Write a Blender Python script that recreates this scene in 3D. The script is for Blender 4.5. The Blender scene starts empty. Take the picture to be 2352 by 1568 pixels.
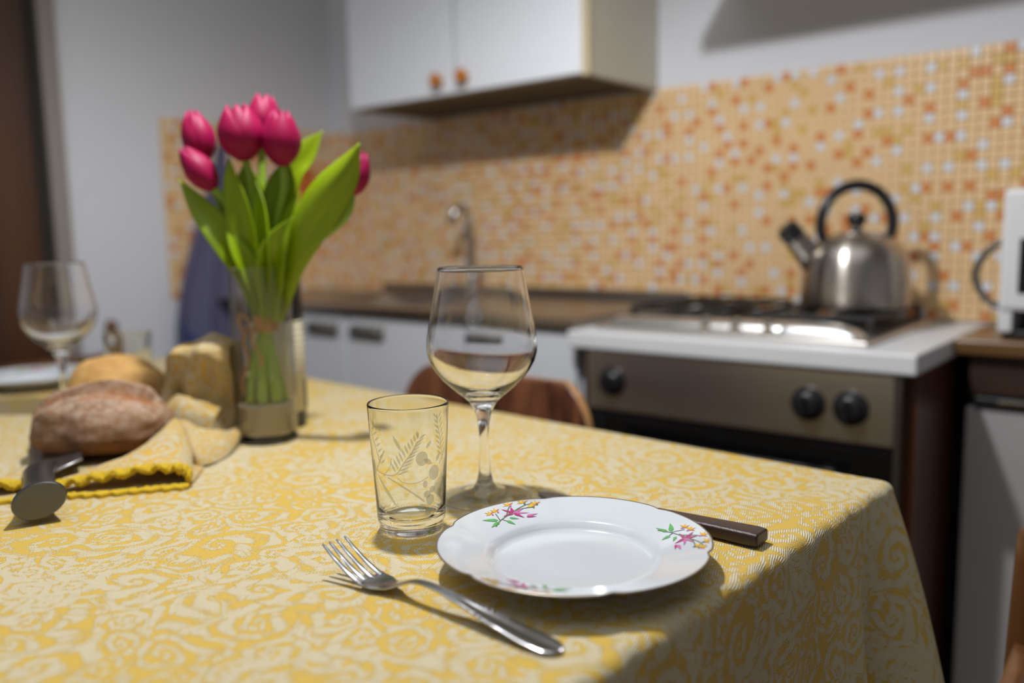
import bpy, bmesh, math, random
from mathutils import Vector, noise as MN
PI = math.pi
rad = math.radians
random.seed(7)
S = bpy.context.scene
COL = S.collection

# ------------------------------------------------------------ camera, world, lights, exposure
cam_d = bpy.data.cameras.new('camera'); cam = bpy.data.objects.new('camera', cam_d); COL.objects.link(cam)
S.camera = cam
cam_d.sensor_width = 36.0
cam_d.lens = 1949.5 / 2352 * 36.0
cam_d.clip_start = 0.02
YAW, PITCH, ROLL = 0.688439, 0.126951, -0.018374
fwd = Vector((-math.sin(YAW) * math.cos(PITCH), math.cos(YAW) * math.cos(PITCH), -math.sin(PITCH)))
rgt = Vector((math.cos(YAW), math.sin(YAW), 0))
upv = rgt.cross(fwd)
r2 = rgt * math.cos(ROLL) + upv * math.sin(ROLL)
u2 = -rgt * math.sin(ROLL) + upv * math.cos(ROLL)
from mathutils import Matrix
cam.matrix_world = Matrix(((r2.x, u2.x, -fwd.x, 0.0), (r2.y, u2.y, -fwd.y, 0.0), (r2.z, u2.z, -fwd.z, 1.02), (0, 0, 0, 1)))
cam_d.dof.use_dof = True
cam_d.dof.focus_distance = 0.690
cam_d.dof.aperture_fstop = 2.1

world = bpy.data.worlds.new('room_air'); S.world = world; world.use_nodes = True
world.node_tree.nodes['Background'].inputs[0].default_value = (0.9, 0.95, 1.0, 1)
world.node_tree.nodes['Background'].inputs[1].default_value = 0.05

lamp_d = bpy.data.lights.new('pendant_lamp_light', 'SPOT')
lamp_d.energy = 46.0
lamp_d.color = (0.985, 0.985, 1.0)
lamp_d.spot_size = rad(178); lamp_d.spot_blend = 0.45
lamp_d.shadow_soft_size = 0.028
lamp = bpy.data.objects.new('pendant_lamp_light', lamp_d); COL.objects.link(lamp)
lamp.location = (-0.70, 0.60, 1.80)

fill_d = bpy.data.lights.new('ceiling_bounce_light', 'AREA')
fill_d.shape = 'RECTANGLE'; fill_d.size = 2.6; fill_d.size_y = 2.2
fill_d.energy = 15.0; fill_d.color = (0.92, 0.96, 1.0)
fill = bpy.data.objects.new('ceiling_bounce_light', fill_d); COL.objects.link(fill)
fill.location = (-0.6, 0.0, 2.62)

S.view_settings.view_transform = 'Standard'
S.view_settings.look = 'None'
S.view_settings.exposure = 0.0
S.view_settings.gamma = 1.0
S.view_settings.use_curve_mapping = False
S.cycles.max_bounces = 14
S.cycles.transmission_bounces = 12
S.cycles.transparent_max_bounces = 16
S.cycles.glossy_bounces = 5
S.cycles.sample_clamp_indirect = 12.0
S.cycles.blur_glossy = 0.6
S.cycles.use_denoising = True

# ------------------------------------------------------------ material helpers
class G:
    def __init__(s, name):
        s.m = bpy.data.materials.new(name); s.m.use_nodes = True
        s.t = s.m.node_tree; s.b = s.t.nodes['Principled BSDF']; s.out = s.t.nodes['Material Output']
    def n(s, typ, ins=None, **pr):
        nd = s.t.nodes.new(typ)
        for k, v in pr.items(): setattr(nd, k, v)
        for k, v in (ins or {}).items(): s.set(nd.inputs[k], v)
        return nd
    def set(s, sock, v):
        if isinstance(v, bpy.types.NodeSocket): s.t.links.new(v, sock)
        else:
            if sock.type == 'RGBA' and len(v) == 3: v = (*v, 1)
            sock.default_value = v
    def math(s, op, a, b=0.0, c=0.0, clamp=False):
        return s.n('ShaderNodeMath', {0: a, 1: b, 2: c}, operation=op, use_clamp=clamp).outputs[0]
    def vmath(s, op, a, b=(0, 0, 0), out=0, scale=None):
        nd = s.n('ShaderNodeVectorMath', {0: a, 1: b}, operation=op)
        if scale is not None: s.set(nd.inputs['Scale'], scale)
        return nd.outputs[out]
    def coord(s, w='Object'):
        return s.n('ShaderNodeTexCoord').outputs[w]
    def noise(s, vec, scale, detail=3.0, rough=0.55, out='Fac'):
        return s.n('ShaderNodeTexNoise', {'Vector': vec, 'Scale': scale, 'Detail': detail, 'Roughness': rough}).outputs[out]
    def mix(s, f, a, b):
        nd = s.n('ShaderNodeMix', data_type='RGBA')
        s.set(nd.inputs[0], f); s.set(nd.inputs[6], a); s.set(nd.inputs[7], b)
        return nd.outputs[2]
    def step(s, v, lo, hi):
        nd = s.n('ShaderNodeMapRange', {0: v, 1: lo, 2: hi, 3: 0.0, 4: 1.0}, interpolation_type='SMOOTHSTEP')
        return nd.outputs[0]
    def scale(s, vec, sc, rot=(0, 0, 0)):
        return s.n('ShaderNodeMapping', {'Vector': vec, 'Rotation': rot, 'Scale': sc}).outputs[0]
    def bump(s, h, strength=0.3, dist=0.001):
        nd = s.n('ShaderNodeBump', {'Height': h, 'Strength': strength, 'Distance': dist})
        s.set(s.b.inputs['Normal'], nd.outputs[0]); return nd
    def base(s, c): s.set(s.b.inputs['Base Color'], c)
    def rough(s, r): s.set(s.b.inputs['Roughness'], r)

def simple(name, col, rough=0.5, metal=0.0, var=0.06, scale=25.0, bump=0.0, bscale=300.0, coat=0.0, ior=1.5, rvar=0.08):
    g = G(name); co = g.coord()
    f = g.noise(co, scale)
    lo = tuple(c * (1 - var) for c in col); hi = tuple(min(1, c * (1 + var)) for c in col)
    g.base(g.mix(f, lo, hi))
    g.rough(g.math('ADD', rough - rvar / 2, g.math('MULTIPLY', f, rvar), clamp=True))
    g.b.inputs['Metallic'].default_value = metal
    g.b.inputs['IOR'].default_value = ior
    if coat: g.b.inputs['Coat Weight'].default_value = coat; g.b.inputs['Coat Roughness'].default_value = 0.08
    if bump: g.bump(g.noise(co, bscale, 2.0), bump, 0.001)
    return g.m

def wood(name, dark, light, axis=0, rough=0.35, stripes=14.0, contrast=1.0, coat=0.2):
    g = G(name); co = g.coord()
    sc = [1.0, 1.0, 1.0]; sc[axis] = 0.06
    v = g.scale(co, tuple(sc))
    w = g.noise(v, stripes, 4.0, 0.6)
    fine = g.noise(g.scale(co, tuple(20 if i != axis else 0.6 for i in range(3))), 12.0, 3.0)
    f = g.math('ADD', g.step(w, 0.5 - 0.22 / contrast, 0.5 + 0.22 / contrast), g.math('MULTIPLY', g.math('SUBTRACT', fine, 0.5), 0.5), clamp=True)
    g.base(g.mix(f, dark, light)); g.rough(rough)
    if coat: g.b.inputs['Coat Weight'].default_value = coat; g.b.inputs['Coat Roughness'].default_value = 0.2
    g.bump(fine, 0.08, 0.0005)
    return g.m

def brushed(name, col, rough=0.28, axis=0, amount=0.12):
    g = G(name); co = g.coord()
    sc = [900.0, 900.0, 900.0]; sc[axis] = 6.0
    f = g.noise(g.scale(co, tuple(sc)), 1.0, 2.0)
    g.base(g.mix(f, tuple(c * 0.86 for c in col), col))
    g.rough(g.math('ADD', rough - amount / 2, g.math('MULTIPLY', f, amount)))
    g.b.inputs['Metallic'].default_value = 1.0
    g.bump(f, 0.05, 0.0002)
    return g.m

def glass(name, col=(1, 1, 1), rough=0.0, ior=1.5):
    g = G(name)
    f = g.noise(g.coord(), 30.0)
    g.base(g.mix(f, tuple(c * 0.995 for c in col), col))
    g.rough(rough)
    g.b.inputs['Transmission Weight'].default_value = 1.0
    g.b.inputs['IOR'].default_value = ior
    return g.m

def thin_glass(name, tint=(0.985, 0.99, 0.985), edge=(0.55, 0.57, 0.56)):
    # a thin glass wall: light goes straight through, Fresnel mirror on top, darker towards grazing view
    g = G(name); geo = g.n('ShaderNodeNewGeometry')
    c = g.math('ABSOLUTE', g.vmath('DOT_PRODUCT', geo.outputs['Normal'], geo.outputs['Incoming'], out='Value'))
    k = g.math('SUBTRACT', 1.0, c, clamp=True)
    f = g.math('ADD', 0.04, g.math('MULTIPLY', g.math('POWER', k, 5.0), 0.9))
    n = g.noise(g.coord(), 30.0)
    tr = g.n('ShaderNodeBsdfTransparent', {'Color': g.mix(g.math('POWER', k, 3.0), g.mix(n, tint, tuple(x * 0.995 for x in tint)), edge)})
    gl = g.n('ShaderNodeBsdfGlossy', {'Color': (1, 1, 1, 1), 'Roughness': 0.0})
    mx = g.n('ShaderNodeMixShader', {0: f, 1: tr.outputs[0], 2: gl.outputs[0]})
    g.t.links.new(mx.outputs[0], g.out.inputs[0])
    return g.m

def damask(name, yellow=(0.64, 0.42, 0.060), cream=(0.76, 0.69, 0.51), k=1.0):
    """jacquard cloth: scrolls, fronds and leaves drawn by maths from the UV map (metres), with twill ribs"""
    g = G(name); uv = g.n('ShaderNodeUVMap').outputs[0]
    wn = g.n('ShaderNodeTexNoise', {'Vector': uv, 'Scale': 13.0 * k, 'Detail': 2.0}).outputs['Color']
    p = g.vmath('ADD', uv, g.vmath('SCALE', g.vmath('SUBTRACT', wn, (0.5, 0.5, 0.5)), scale=0.050 / k))
    def scrolls(vec, sc, pitch, lobes, off):
        vec = g.vmath('ADD', vec, off)
        vo = g.n('ShaderNodeTexVoronoi', {'Vector': vec, 'Scale': sc, 'Randomness': 0.85}, voronoi_dimensions='2D')
        d = g.vmath('SUBTRACT', vec, vo.outputs['Position'])
        sx = g.n('ShaderNodeSeparateXYZ', {0: d})
        th = g.math('ARCTAN2', sx.outputs[1], sx.outputs[0])
        r = g.vmath('LENGTH', g.vmath('MULTIPLY', d, (1, 1, 0)), out='Value')
        cs = g.n('ShaderNodeSeparateColor', {0: vo.outputs['Color']})
        sgn = g.math('SUBTRACT', g.math('MULTIPLY', g.math('ROUND', cs.outputs[0]), 2.0), 1.0)
        ph = g.math('MULTIPLY', cs.outputs[1], 6.28)
        rr = g.math('SQRT', g.math('ADD', r, 0.00002))
        spiral = g.math('SINE', g.math('ADD', g.math('ADD', g.math('MULTIPLY', th, sgn), ph), g.math('MULTIPLY', rr, pitch)))
        petal = g.math('SINE', g.math('ADD', g.math('MULTIPLY', th, lobes), g.math('ADD', ph, g.math('MULTIPLY', rr, pitch * 0.45))))
        return spiral, petal, r, cs.outputs[2]
    s1, p1, r1, c1 = scrolls(p, 9.5 * k, 88.0 * math.sqrt(k), 7.0, (0.31, 0.12, 0))
    s2, p2, r2_, c2 = scrolls(p, 24.0 * k, 125.0 * math.sqrt(k), 5.0, (1.7, 0.4, 0))
    near = g.step(r1, 0.040 / k, 0.026 / k)
    f1 = g.math('ADD', s1, g.math('MULTIPLY', p1, g.math('MULTIPLY', r1, 20.0 * k)))
    f2 = g.math('ADD', g.math('MULTIPLY', s2, 0.8), g.math('MULTIPLY', p2, 0.45))
    field = g.math('ADD', g.math('MULTIPLY', f1, near), g.math('MULTIPLY', f2, g.math('SUBTRACT', 1.0, near)))
    big = g.noise(p, 8.5 * k, 2.0)
    field = g.math('ADD', field, g.math('MULTIPLY', g.math('SUBTRACT', big, 0.425), 4.2))
    # fine veins inside the leaves
    vein = g.math('SINE', g.math('MULTIPLY', g.noise(p, 17.0 * k, 1.5), 95.0))
    field = g.math('SUBTRACT', field, g.math('MULTIPLY', g.step(vein, 0.70, 0.99), 1.15))
    su = g.n('ShaderNodeSeparateXYZ', {0: uv})
    rib = g.math('SINE', g.math('MULTIPLY', g.math('ADD', g.math('MULTIPLY', su.outputs[0], 0.92), g.math('MULTIPLY', su.outputs[1], 0.40)), 6.283 / 0.0019))
    rib2 = g.math('SINE', g.math('MULTIPLY', g.math('ADD', g.math('MULTIPLY', su.outputs[0], -0.35), g.math('MULTIPLY', su.outputs[1], 0.94)), 6.283 / 0.0019))
    speck = g.noise(uv, 950.0, 1.0)
    dith = g.math('ADD', g.math('MULTIPLY', rib, 0.28), g.math('MULTIPLY', g.math('SUBTRACT', speck, 0.5), 2.6))
    mask = g.step(g.math('ADD', field, dith), -0.22, 0.22)
    # weave shade: thread against thread
    thread = g.math('ADD', g.math('MULTIPLY', rib, 0.5), 0.5)
    crm = g.mix(g.math('MULTIPLY', thread, 1.0), tuple(c * b for c, b in zip(cream, (0.62, 0.53, 0.32))), cream)
    yel = g.mix(g.math('ADD', g.math('MULTIPLY', rib2, 0.3), g.math('SUBTRACT', speck, 0.1), clamp=True), tuple(c * 0.74 for c in yellow), tuple(min(1, c * 1.2) for c in yellow))
    g.base(g.mix(mask, yel, crm))
    g.rough(0.82)
    g.b.inputs['Sheen Weight'].default_value = 0.12
    h = g.math('ADD', g.math('MULTIPLY', mask, 0.8), g.math('ADD', g.math('MULTIPLY', g.math('MULTIPLY', rib, mask), 0.35), g.math('MULTIPLY', speck, 0.7)))
    g.bump(h, 0.8, 0.0008)
    return g.m

# ------------------------------------------------------------ mesh helpers
class MB:
    def __init__(s): s.v = []; s.f = []; s.uv = None; s.mi = []
    def add(s, vs, fs, mi=0):
        o = len(s.v); s.v += [tuple(x) for x in vs]
        s.f += [tuple(i + o for i in f) for f in fs]; s.mi += [mi] * len(fs)
        return s
    def box(s, x0, x1, y0, y1, z0, z1, mi=0):
        return s.add([(x0, y0, z0), (x1, y0, z0), (x1, y1, z0), (x0, y1, z0), (x0, y0, z1), (x1, y0, z1), (x1, y1, z1), (x0, y1, z1)],
                     [(0, 3, 2, 1), (4, 5, 6, 7), (0, 1, 5, 4), (1, 2, 6, 5), (2, 3, 7, 6), (3, 0, 4, 7)], mi)
    def lathe(s, prof, seg=48, c=(0, 0, 0), close=False, rfun=None, axis=None):
        """prof: (r, z) list; r = 0 makes a pole"""
        rows = []; vs = []
        for r, z in prof:
            if r <= 1e-9: rows.append([len(vs)]); vs.append((c[0], c[1], c[2] + z))
            else:
                row = []
                for i in range(seg):
                    a = 2 * PI * i / seg; k = rfun(a, r, z) if rfun else r
                    row.append(len(vs)); vs.append((c[0] + k * math.cos(a), c[1] + k * math.sin(a), c[2] + z))
                rows.append(row)
        fs = []
        pairs = list(zip(rows, rows[1:])) + ([(rows[-1], rows[0])] if close else [])
        for A, B in pairs:
            if len(A) == 1 and len(B) == 1: continue
            for i in range(seg):
                j = (i + 1) % seg
                if len(A) == 1: fs.append((A[0], B[j], B[i]))
                elif len(B) == 1: fs.append((A[i], A[j], B[0]))
                else: fs.append((A[i], A[j], B[j], B[i]))
        if axis is not None:
            q = Vector((0, 0, 1)).rotation_difference(Vector(axis)); cc = Vector(c)
            vs = [tuple(q @ (Vector(v) - cc) + cc) for v in vs]
        return s.add(vs, fs)
    def tube(s, pts, rr, seg=10, cap=True, flat=None, ref=(0, 0, 1)):
        pts = [Vector(p) for p in pts]; n = len(pts)
        if not hasattr(rr, '__len__'): rr = [rr] * n
        vs = []; fs = []
        t0 = (pts[1] - pts[0]).normalized(); side = t0.cross(Vector(ref))
        if side.length < 1e-4: side = t0.cross(Vector((1, 0, 0)))
        side.normalize()
        for i, p in enumerate(pts):
            t = (pts[min(i + 1, n - 1)] - pts[max(i - 1, 0)]).normalized()
            side = (side - t * side.dot(t)).normalized(); u = side.cross(t)
            r = rr[i]; ra, rb = r if hasattr(r, '__len__') else (r, r)
            for j in range(seg):
                a = 2 * PI * j / seg
                vs.append(p + side * (ra * math.cos(a)) + u * (rb * math.sin(a)))
        for i in range(n - 1):
            for j in range(seg):
                k = (j + 1) % seg
                fs.append((i * seg + j, i * seg + k, (i + 1) * seg + k, (i + 1) * seg + j))
        if cap:
            fs.append(tuple(range(seg - 1, -1, -1))); fs.append(tuple((n - 1) * seg + j for j in range(seg)))
        return s.add(vs, fs)
    def grid(s, fn, nu, nv, closeu=False):
        vs = [fn(i / (nu if closeu else nu - 1), j / (nv - 1)) for j in range(nv) for i in range(nu)]
        fs = []
        for j in range(nv - 1):
            for i in range(nu if closeu else nu - 1):
                k = (i + 1) % nu
                fs.append((j * nu + i, j * nu + k, (j + 1) * nu + k, (j + 1) * nu + i))
        return s.add(vs, fs)
    def prism(s, poly, fn0, fn1):
        n = len(poly)
        vs = [fn0(*p) for p in poly] + [fn1(*p) for p in poly]
        fs = [tuple(range(n - 1, -1, -1)), tuple(range(n, 2 * n))]
        for i in range(n): fs.append((i, (i + 1) % n, n + (i + 1) % n, n + i))
        return s.add(vs, fs)

def obj(name, mb, mats, parent=None, smooth=True, bevel=0.0, solid=0.0, sub=0, angle=38, kind=None, uv=None, fixn=True, soff=0.0):
    me = bpy.data.meshes.new(name); me.from_pydata(mb.v, [], mb.f)
    mats = mats if isinstance(mats, (list, tuple)) else [mats]
    for m in mats: me.materials.append(m)
    if len(mats) > 1:
        for p, i in zip(me.polygons, mb.mi): p.material_index = i
    if fixn:
        bm = bmesh.new(); bm.from_mesh(me); bmesh.ops.recalc_face_normals(bm, faces=bm.faces[:]); bm.to_mesh(me); bm.free()
    if uv:
        lay = me.uv_layers.new(name='UVMap')
        for l in me.loops: lay.data[l.index].uv = uv(l.vertex_index)
    if smooth:
        for p in me.polygons: p.use_smooth = True
        me.set_sharp_from_angle(angle=rad(angle))
    me.update()
    o = bpy.data.objects.new(name, me); COL.objects.link(o)
    if parent: o.parent = parent
    if solid:
        md = o.modifiers.new('thick', 'SOLIDIFY'); md.thickness = solid; md.offset = soff
    if bevel:
        md = o.modifiers.new('bevel', 'BEVEL'); md.width = bevel; md.segments = 2; md.limit_method = 'ANGLE'; md.angle_limit = rad(40)
    if sub:
        md = o.modifiers.new('sub', 'SUBSURF'); md.levels = sub; md.render_levels = sub
    if kind: o['kind'] = kind
    return o
def tag(o, label, cat, group=None):
    o['label'] = label; o['category'] = cat
    if group: o['group'] = group
    return o
def thing(name, loc, label=None, cat=None, rz=0.0, group=None):
    o = bpy.data.objects.new(name, None); COL.objects.link(o)
    o.location = loc; o.rotation_euler = (0, 0, rz); o.empty_display_size = 0.05
    if label: tag(o, label, cat, group)
    return o
def dup_tree(o, parent=None):
    c = o.copy(); COL.objects.link(c)
    if parent: c.parent = parent
    for ch in list(o.children): dup_tree(ch, c)
    return c
def lerp(a, b, t): return a + (b - a) * t
def sm(t): t = max(0, min(1, t)); return t * t * (3 - 2 * t)
def spline(pts, n):
    """Catmull-Rom through points of any dimension"""
    P = [tuple(p) for p in pts]; out = []
    m = len(P) - 1
    for k in range(n):
        x = k / (n - 1) * m; i = min(int(x), m - 1); t = x - i
        a = P[max(i - 1, 0)]; b = P[i]; c = P[i + 1]; d = P[min(i + 2, m)]
        out.append(tuple(0.5 * (2 * B + (C - A) * t + (2 * A - 5 * B + 4 * C - D) * t * t + (3 * B - A - 3 * C + D) * t ** 3) for A, B, C, D in zip(a, b, c, d)))
    return out

# ------------------------------------------------------------ materials
m_wall = simple('painted_plaster', (0.68, 0.69, 0.73), 0.85, var=0.03, scale=6, bump=0.15, bscale=180)
m_ceil = simple('ceiling_paint', (0.78, 0.78, 0.77), 0.9, var=0.02)
m_grout = simple('tile_grout', (0.62, 0.43, 0.13), 0.85, var=0.12, scale=60)
m_tiles = [simple('tile_peach', (0.86, 0.61, 0.35), 0.22, var=0.10, scale=30, coat=0.3),
           simple('tile_white', (0.76, 0.79, 0.85), 0.2, var=0.06, scale=30, coat=0.3),
           simple('tile_orange', (0.72, 0.27, 0.09), 0.22, var=0.12, scale=30, coat=0.3),
           simple('tile_ochre', (0.74, 0.49, 0.16), 0.22, var=0.10, scale=30, coat=0.3)]
m_white_lam = simple('white_laminate', (0.71, 0.735, 0.78), 0.35, var=0.02)
m_beige_edge = simple('beige_laminate_edge', (0.50, 0.43, 0.29), 0.45, var=0.05)
m_cab_side = simple('shaded_laminate', (0.56, 0.53, 0.43), 0.45, var=0.03)  # white laminate with the shade of the cabinet side mixed into its colour
m_under = simple('shaded_underside_board', (0.24, 0.18, 0.105), 0.7, var=0.08)  # board colour darkened to paint in the shade under the cabinet
m_under_dark = simple('cabinet_bottom_shade', (0.085, 0.060, 0.036), 0.7, var=0.1)  # deep underside shade painted as a near-black brown
m_knob_wood = simple('knob_wood', (0.45, 0.16, 0.02), 0.35, var=0.2, scale=80)
m_dark_plastic = simple('dark_plastic', (0.012, 0.012, 0.014), 0.3, var=0.1)
m_pull = simple('smoked_pull', (0.10, 0.085, 0.07), 0.4, var=0.15)
m_steel = brushed('brushed_steel', (0.72, 0.69, 0.65), 0.33, 0)
m_steel_v = brushed('steel_kettle', (0.52, 0.47, 0.42), 0.27, 2)
m_sinksteel = brushed('sink_steel', (0.42, 0.37, 0.32), 0.33, 0)
_g = m_steel_v.node_tree; _b = _g.nodes['Principled BSDF']; _b.inputs['Anisotropic'].default_value = 0.85; _b.inputs['Anisotropic Rotation'].default_value = 0.25
_t = _g.nodes.new('ShaderNodeTangent'); _t.direction_type = 'RADIAL'; _t.axis = 'Z'; _g.links.new(_t.outputs[0], _b.inputs['Tangent'])
m_chrome = simple('chrome', (0.80, 0.79, 0.77), 0.08, 1.0, var=0.03, rvar=0.04)
m_tap = simple('tap_chrome', (0.42, 0.41, 0.39), 0.14, 1.0, var=0.05)
m_satin = simple('satin_steel', (0.86, 0.86, 0.85), 0.38, 1.0, var=0.04)
m_oven_glass = simple('oven_black_glass', (0.004, 0.004, 0.005), 0.08, var=0.2, rvar=0.03)
m_iron = simple('cast_iron', (0.015, 0.014, 0.013), 0.55, var=0.2, bump=0.2)
m_hobtop = simple('hob_worktop_white', (0.72, 0.73, 0.74), 0.4, var=0.03)
m_redwood = wood('brown_veneer', (0.045, 0.012, 0.004), (0.10, 0.028, 0.010), 2, 0.4, 40)
m_counter_wood = wood('wood_counter', (0.10, 0.045, 0.014), (0.20, 0.105, 0.035), 0, 0.3, 20)
m_chair_wood = wood('chair_beech', (0.085, 0.030, 0.007), (0.16, 0.060, 0.015), 2, 0.4, 30)
m_rosewood = wood('rosewood_veneer', (0.055, 0.018, 0.010), (0.24, 0.088, 0.042), 2, 0.35, 26, contrast=2.0)
m_plank_edge = wood('beech_ply_edge', (0.40, 0.19, 0.06), (0.52, 0.27, 0.10), 0, 0.45, 60)
m_door_wood = wood('brown_door_wood', (0.040, 0.012, 0.002), (0.075, 0.025, 0.004), 2, 0.45, 14)
m_casing = simple('taupe_casing_paint', (0.27, 0.235, 0.215), 0.6, var=0.05)
m_gapdark = simple('door_gap_shade', (0.02, 0.014, 0.01), 0.8, var=0.1)
m_floor = simple('floor_tile_ceramic', (0.25, 0.20, 0.16), 0.5, var=0.15, scale=4)
m_table_wood = wood('table_wood', (0.12, 0.05, 0.02), (0.22, 0.10, 0.04), 0, 0.5, 12)
m_cloth = damask('damask_cloth')
m_napkin = damask('damask_napkin', (0.66, 0.40, 0.055), (0.74, 0.66, 0.47), 1.5)
m_crochet = simple('mustard_crochet', (0.60, 0.40, 0.012), 0.9, var=0.25, scale=300, bump=0.8, bscale=700)
m_glass = glass('clear_glass', (1, 1, 1))
m_thin = thin_glass('thin_glass_wall')
m_tumbler = glass('tinted_glass', (0.985, 0.985, 0.93))
m_vase = glass('vase_glass', (0.97, 0.99, 0.975))
m_porcelain = simple('white_porcelain', (0.60, 0.63, 0.655), 0.12, var=0.015, coat=0.6, rvar=0.04)
m_gilt = simple('worn_gilt_rim', (0.33, 0.27, 0.20), 0.32, 0.75, var=0.25, scale=90)
m_cutlery = simple('polished_cutlery_steel', (0.52, 0.52, 0.535), 0.17, 1.0, var=0.05, scale=40, rvar=0.12)
m_blade = brushed('blade_steel', (0.42, 0.42, 0.44), 0.32, 1)
m_knifehandle = simple('dark_brown_handle', (0.050, 0.030, 0.026), 0.32, 0.15, var=0.25, scale=900, bump=0.3, bscale=1200)
m_bigknife = simple('satin_knife_steel', (0.15, 0.15, 0.155), 0.38, 1.0, var=0.08, scale=60)
m_sand = simple('pale_sand', (0.36, 0.30, 0.20), 0.95, var=0.2, scale=900, bump=0.6, bscale=1500)
m_twine = simple('jute_twine', (0.42, 0.22, 0.07), 0.95, var=0.3, scale=250, bump=0.6)
m_towel = simple('blue_violet_towel', (0.120, 0.115, 0.200), 0.95, var=0.12, scale=40, bump=0.5, bscale=500)
m_towel_hem = simple('towel_blue_band', (0.045, 0.06, 0.17), 0.95, var=0.15, scale=60, bump=0.5, bscale=500)
m_bottle = simple('dark_bottle_glass', (0.012, 0.014, 0.018), 0.12, var=0.1, rvar=0.04)
m_label = simple('cream_paper_label', (0.66, 0.60, 0.42), 0.7, var=0.05)
m_ink = simple('label_ink', (0.05, 0.055, 0.04), 0.7, var=0.1)
m_inkgrey = simple('label_grey_ink', (0.36, 0.33, 0.25), 0.7, var=0.1)
m_appl = simple('appliance_white', (0.72, 0.73, 0.74), 0.4, var=0.02)
m_greymetal = simple('grey_handle_metal', (0.20, 0.19, 0.17), 0.3, 0.9, var=0.1)
m_fridge = simple('fridge_enamel', (0.42, 0.40, 0.40), 0.4, var=0.03)
m_dkbrown = simple('dark_brown_panel', (0.040, 0.017, 0.010), 0.5, var=0.15)
m_orange = simple('orange_cloth', (0.62, 0.17, 0.03), 0.9, var=0.15, bump=0.4)
m_stem = simple('stem_green', (0.24, 0.38, 0.03), 0.45, var=0.2, scale=40)

def leaf_mat(name, a, b):
    g = G(name); uv = g.n('ShaderNodeUVMap').outputs[0]
    st = g.noise(g.scale(uv, (60, 3, 1)), 1.0, 2.0)
    g.base(g.mix(st, a, b)); g.rough(0.38)
    g.b.inputs['Transmission Weight'].default_value = 0.0
    g.b.inputs['Subsurface Weight'].default_value = 0.0
    tr = g.n('ShaderNodeBsdfTranslucent', {'Color': (b[0] * 1.3, b[1] * 1.3, b[2], 1)})
    mx = g.n('ShaderNodeMixShader', {0: 0.30, 1: g.b.outputs[0], 2: tr.outputs[0]})
    g.t.links.new(mx.outputs[0], g.out.inputs[0])
    g.bump(st, 0.25, 0.0008)
    return g.m
m_leaf = leaf_mat('tulip_leaf_green', (0.13, 0.25, 0.003), (0.44, 0.56, 0.007))
def petal_mat():
    g = G('tulip_petal_magenta'); uv = g.n('ShaderNodeUVMap').outputs[0]
    st = g.noise(g.scale(uv, (26, 2.5, 1)), 1.0, 3.0)
    sy = g.n('ShaderNodeSeparateXYZ', {0: uv}).outputs[1]
    c = g.mix(st, (0.24, 0.001, 0.036), (0.44, 0.003, 0.09))
    c = g.mix(g.math('MULTIPLY', g.step(sy, 0.75, 1.05), 0.25), c, (0.62, 0.04, 0.22))  # tips painted lighter, as if lit from above
    g.base(c); g.rough(0.5)
    g.b.inputs['Specular IOR Level'].default_value = 0.3
    tr = g.n('ShaderNodeBsdfTranslucent', {'Color': (0.7, 0.01, 0.12, 1)})
    mx = g.n('ShaderNodeMixShader', {0: 0.12, 1: g.b.outputs[0], 2: tr.outputs[0]})
    g.t.links.new(mx.outputs[0], g.out.inputs[0])
    g.bump(st, 0.2, 0.0006)
    return g.m
m_petal = petal_mat()
def bread_mat(name, crust, pale, flour, amount):
    g = G(name); co = g.coord()
    a = g.noise(co, 22.0, 4.0); b = g.noise(co, 130.0, 5.0, 0.7)
    c = g.mix(g.step(a, 0.3, 0.7), crust, pale)
    geo = g.n('ShaderNodeNewGeometry'); nz = g.n('ShaderNodeSeparateXYZ', {0: geo.outputs['Normal']}).outputs[2]
    # flour dusted from above stays on the upper crust
    f = g.math('MULTIPLY', g.step(g.math('ADD', nz, g.math('MULTIPLY', g.math('SUBTRACT', a, 0.5), 1.2)), -0.35, 0.75), g.step(b, 0.25, 0.72))
    c = g.mix(g.math('MULTIPLY', f, amount), c, flour)
    at = g.n('ShaderNodeAttribute', attribute_name='split').outputs['Fac']
    c = g.mix(at, c, tuple(x * y for x, y in zip(pale, (1.25, 1.05, 0.8))))
    pores = g.step(g.n('ShaderNodeTexVoronoi', {'Vector': co, 'Scale': 38.0}).outputs['Distance'], 0.05, 0.10)
    c = g.mix(pores, tuple(x * 0.45 for x in crust), c)
    g.base(c); g.rough(0.8)
    g.bump(g.math('ADD', b, g.math('MULTIPLY', pores, 0.2)), 0.25, 0.0012)
    return g.m
m_bread1 = bread_mat('floured_crust', (0.14, 0.056, 0.018), (0.28, 0.120, 0.036), (0.52, 0.41, 0.31), 0.74)
m_bread2 = bread_mat('golden_crust', (0.42, 0.20, 0.045), (0.58, 0.33, 0.09), (0.62, 0.42, 0.17), 0.35)
def frost_mat():
    g = G('etched_frost')
    f = g.noise(g.coord(), 900.0)
    g.base(g.mix(f, (0.74, 0.72, 0.58), (0.82, 0.80, 0.66))); g.rough(0.9)
    tr = g.n('ShaderNodeBsdfTransparent', {'Color': (0.93, 0.92, 0.86, 1)})
    tl = g.n('ShaderNodeBsdfTranslucent', {'Color': (0.9, 0.88, 0.72, 1)})
    m1 = g.n('ShaderNodeMixShader', {0: 0.4, 1: g.b.outputs[0], 2: tl.outputs[0]})
    m2 = g.n('ShaderNodeMixShader', {0: 0.55, 1: m1.outputs[0], 2: tr.outputs[0]})
    g.t.links.new(m2.outputs[0], g.out.inputs[0])
    return g.m
m_frost = frost_mat()
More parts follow.
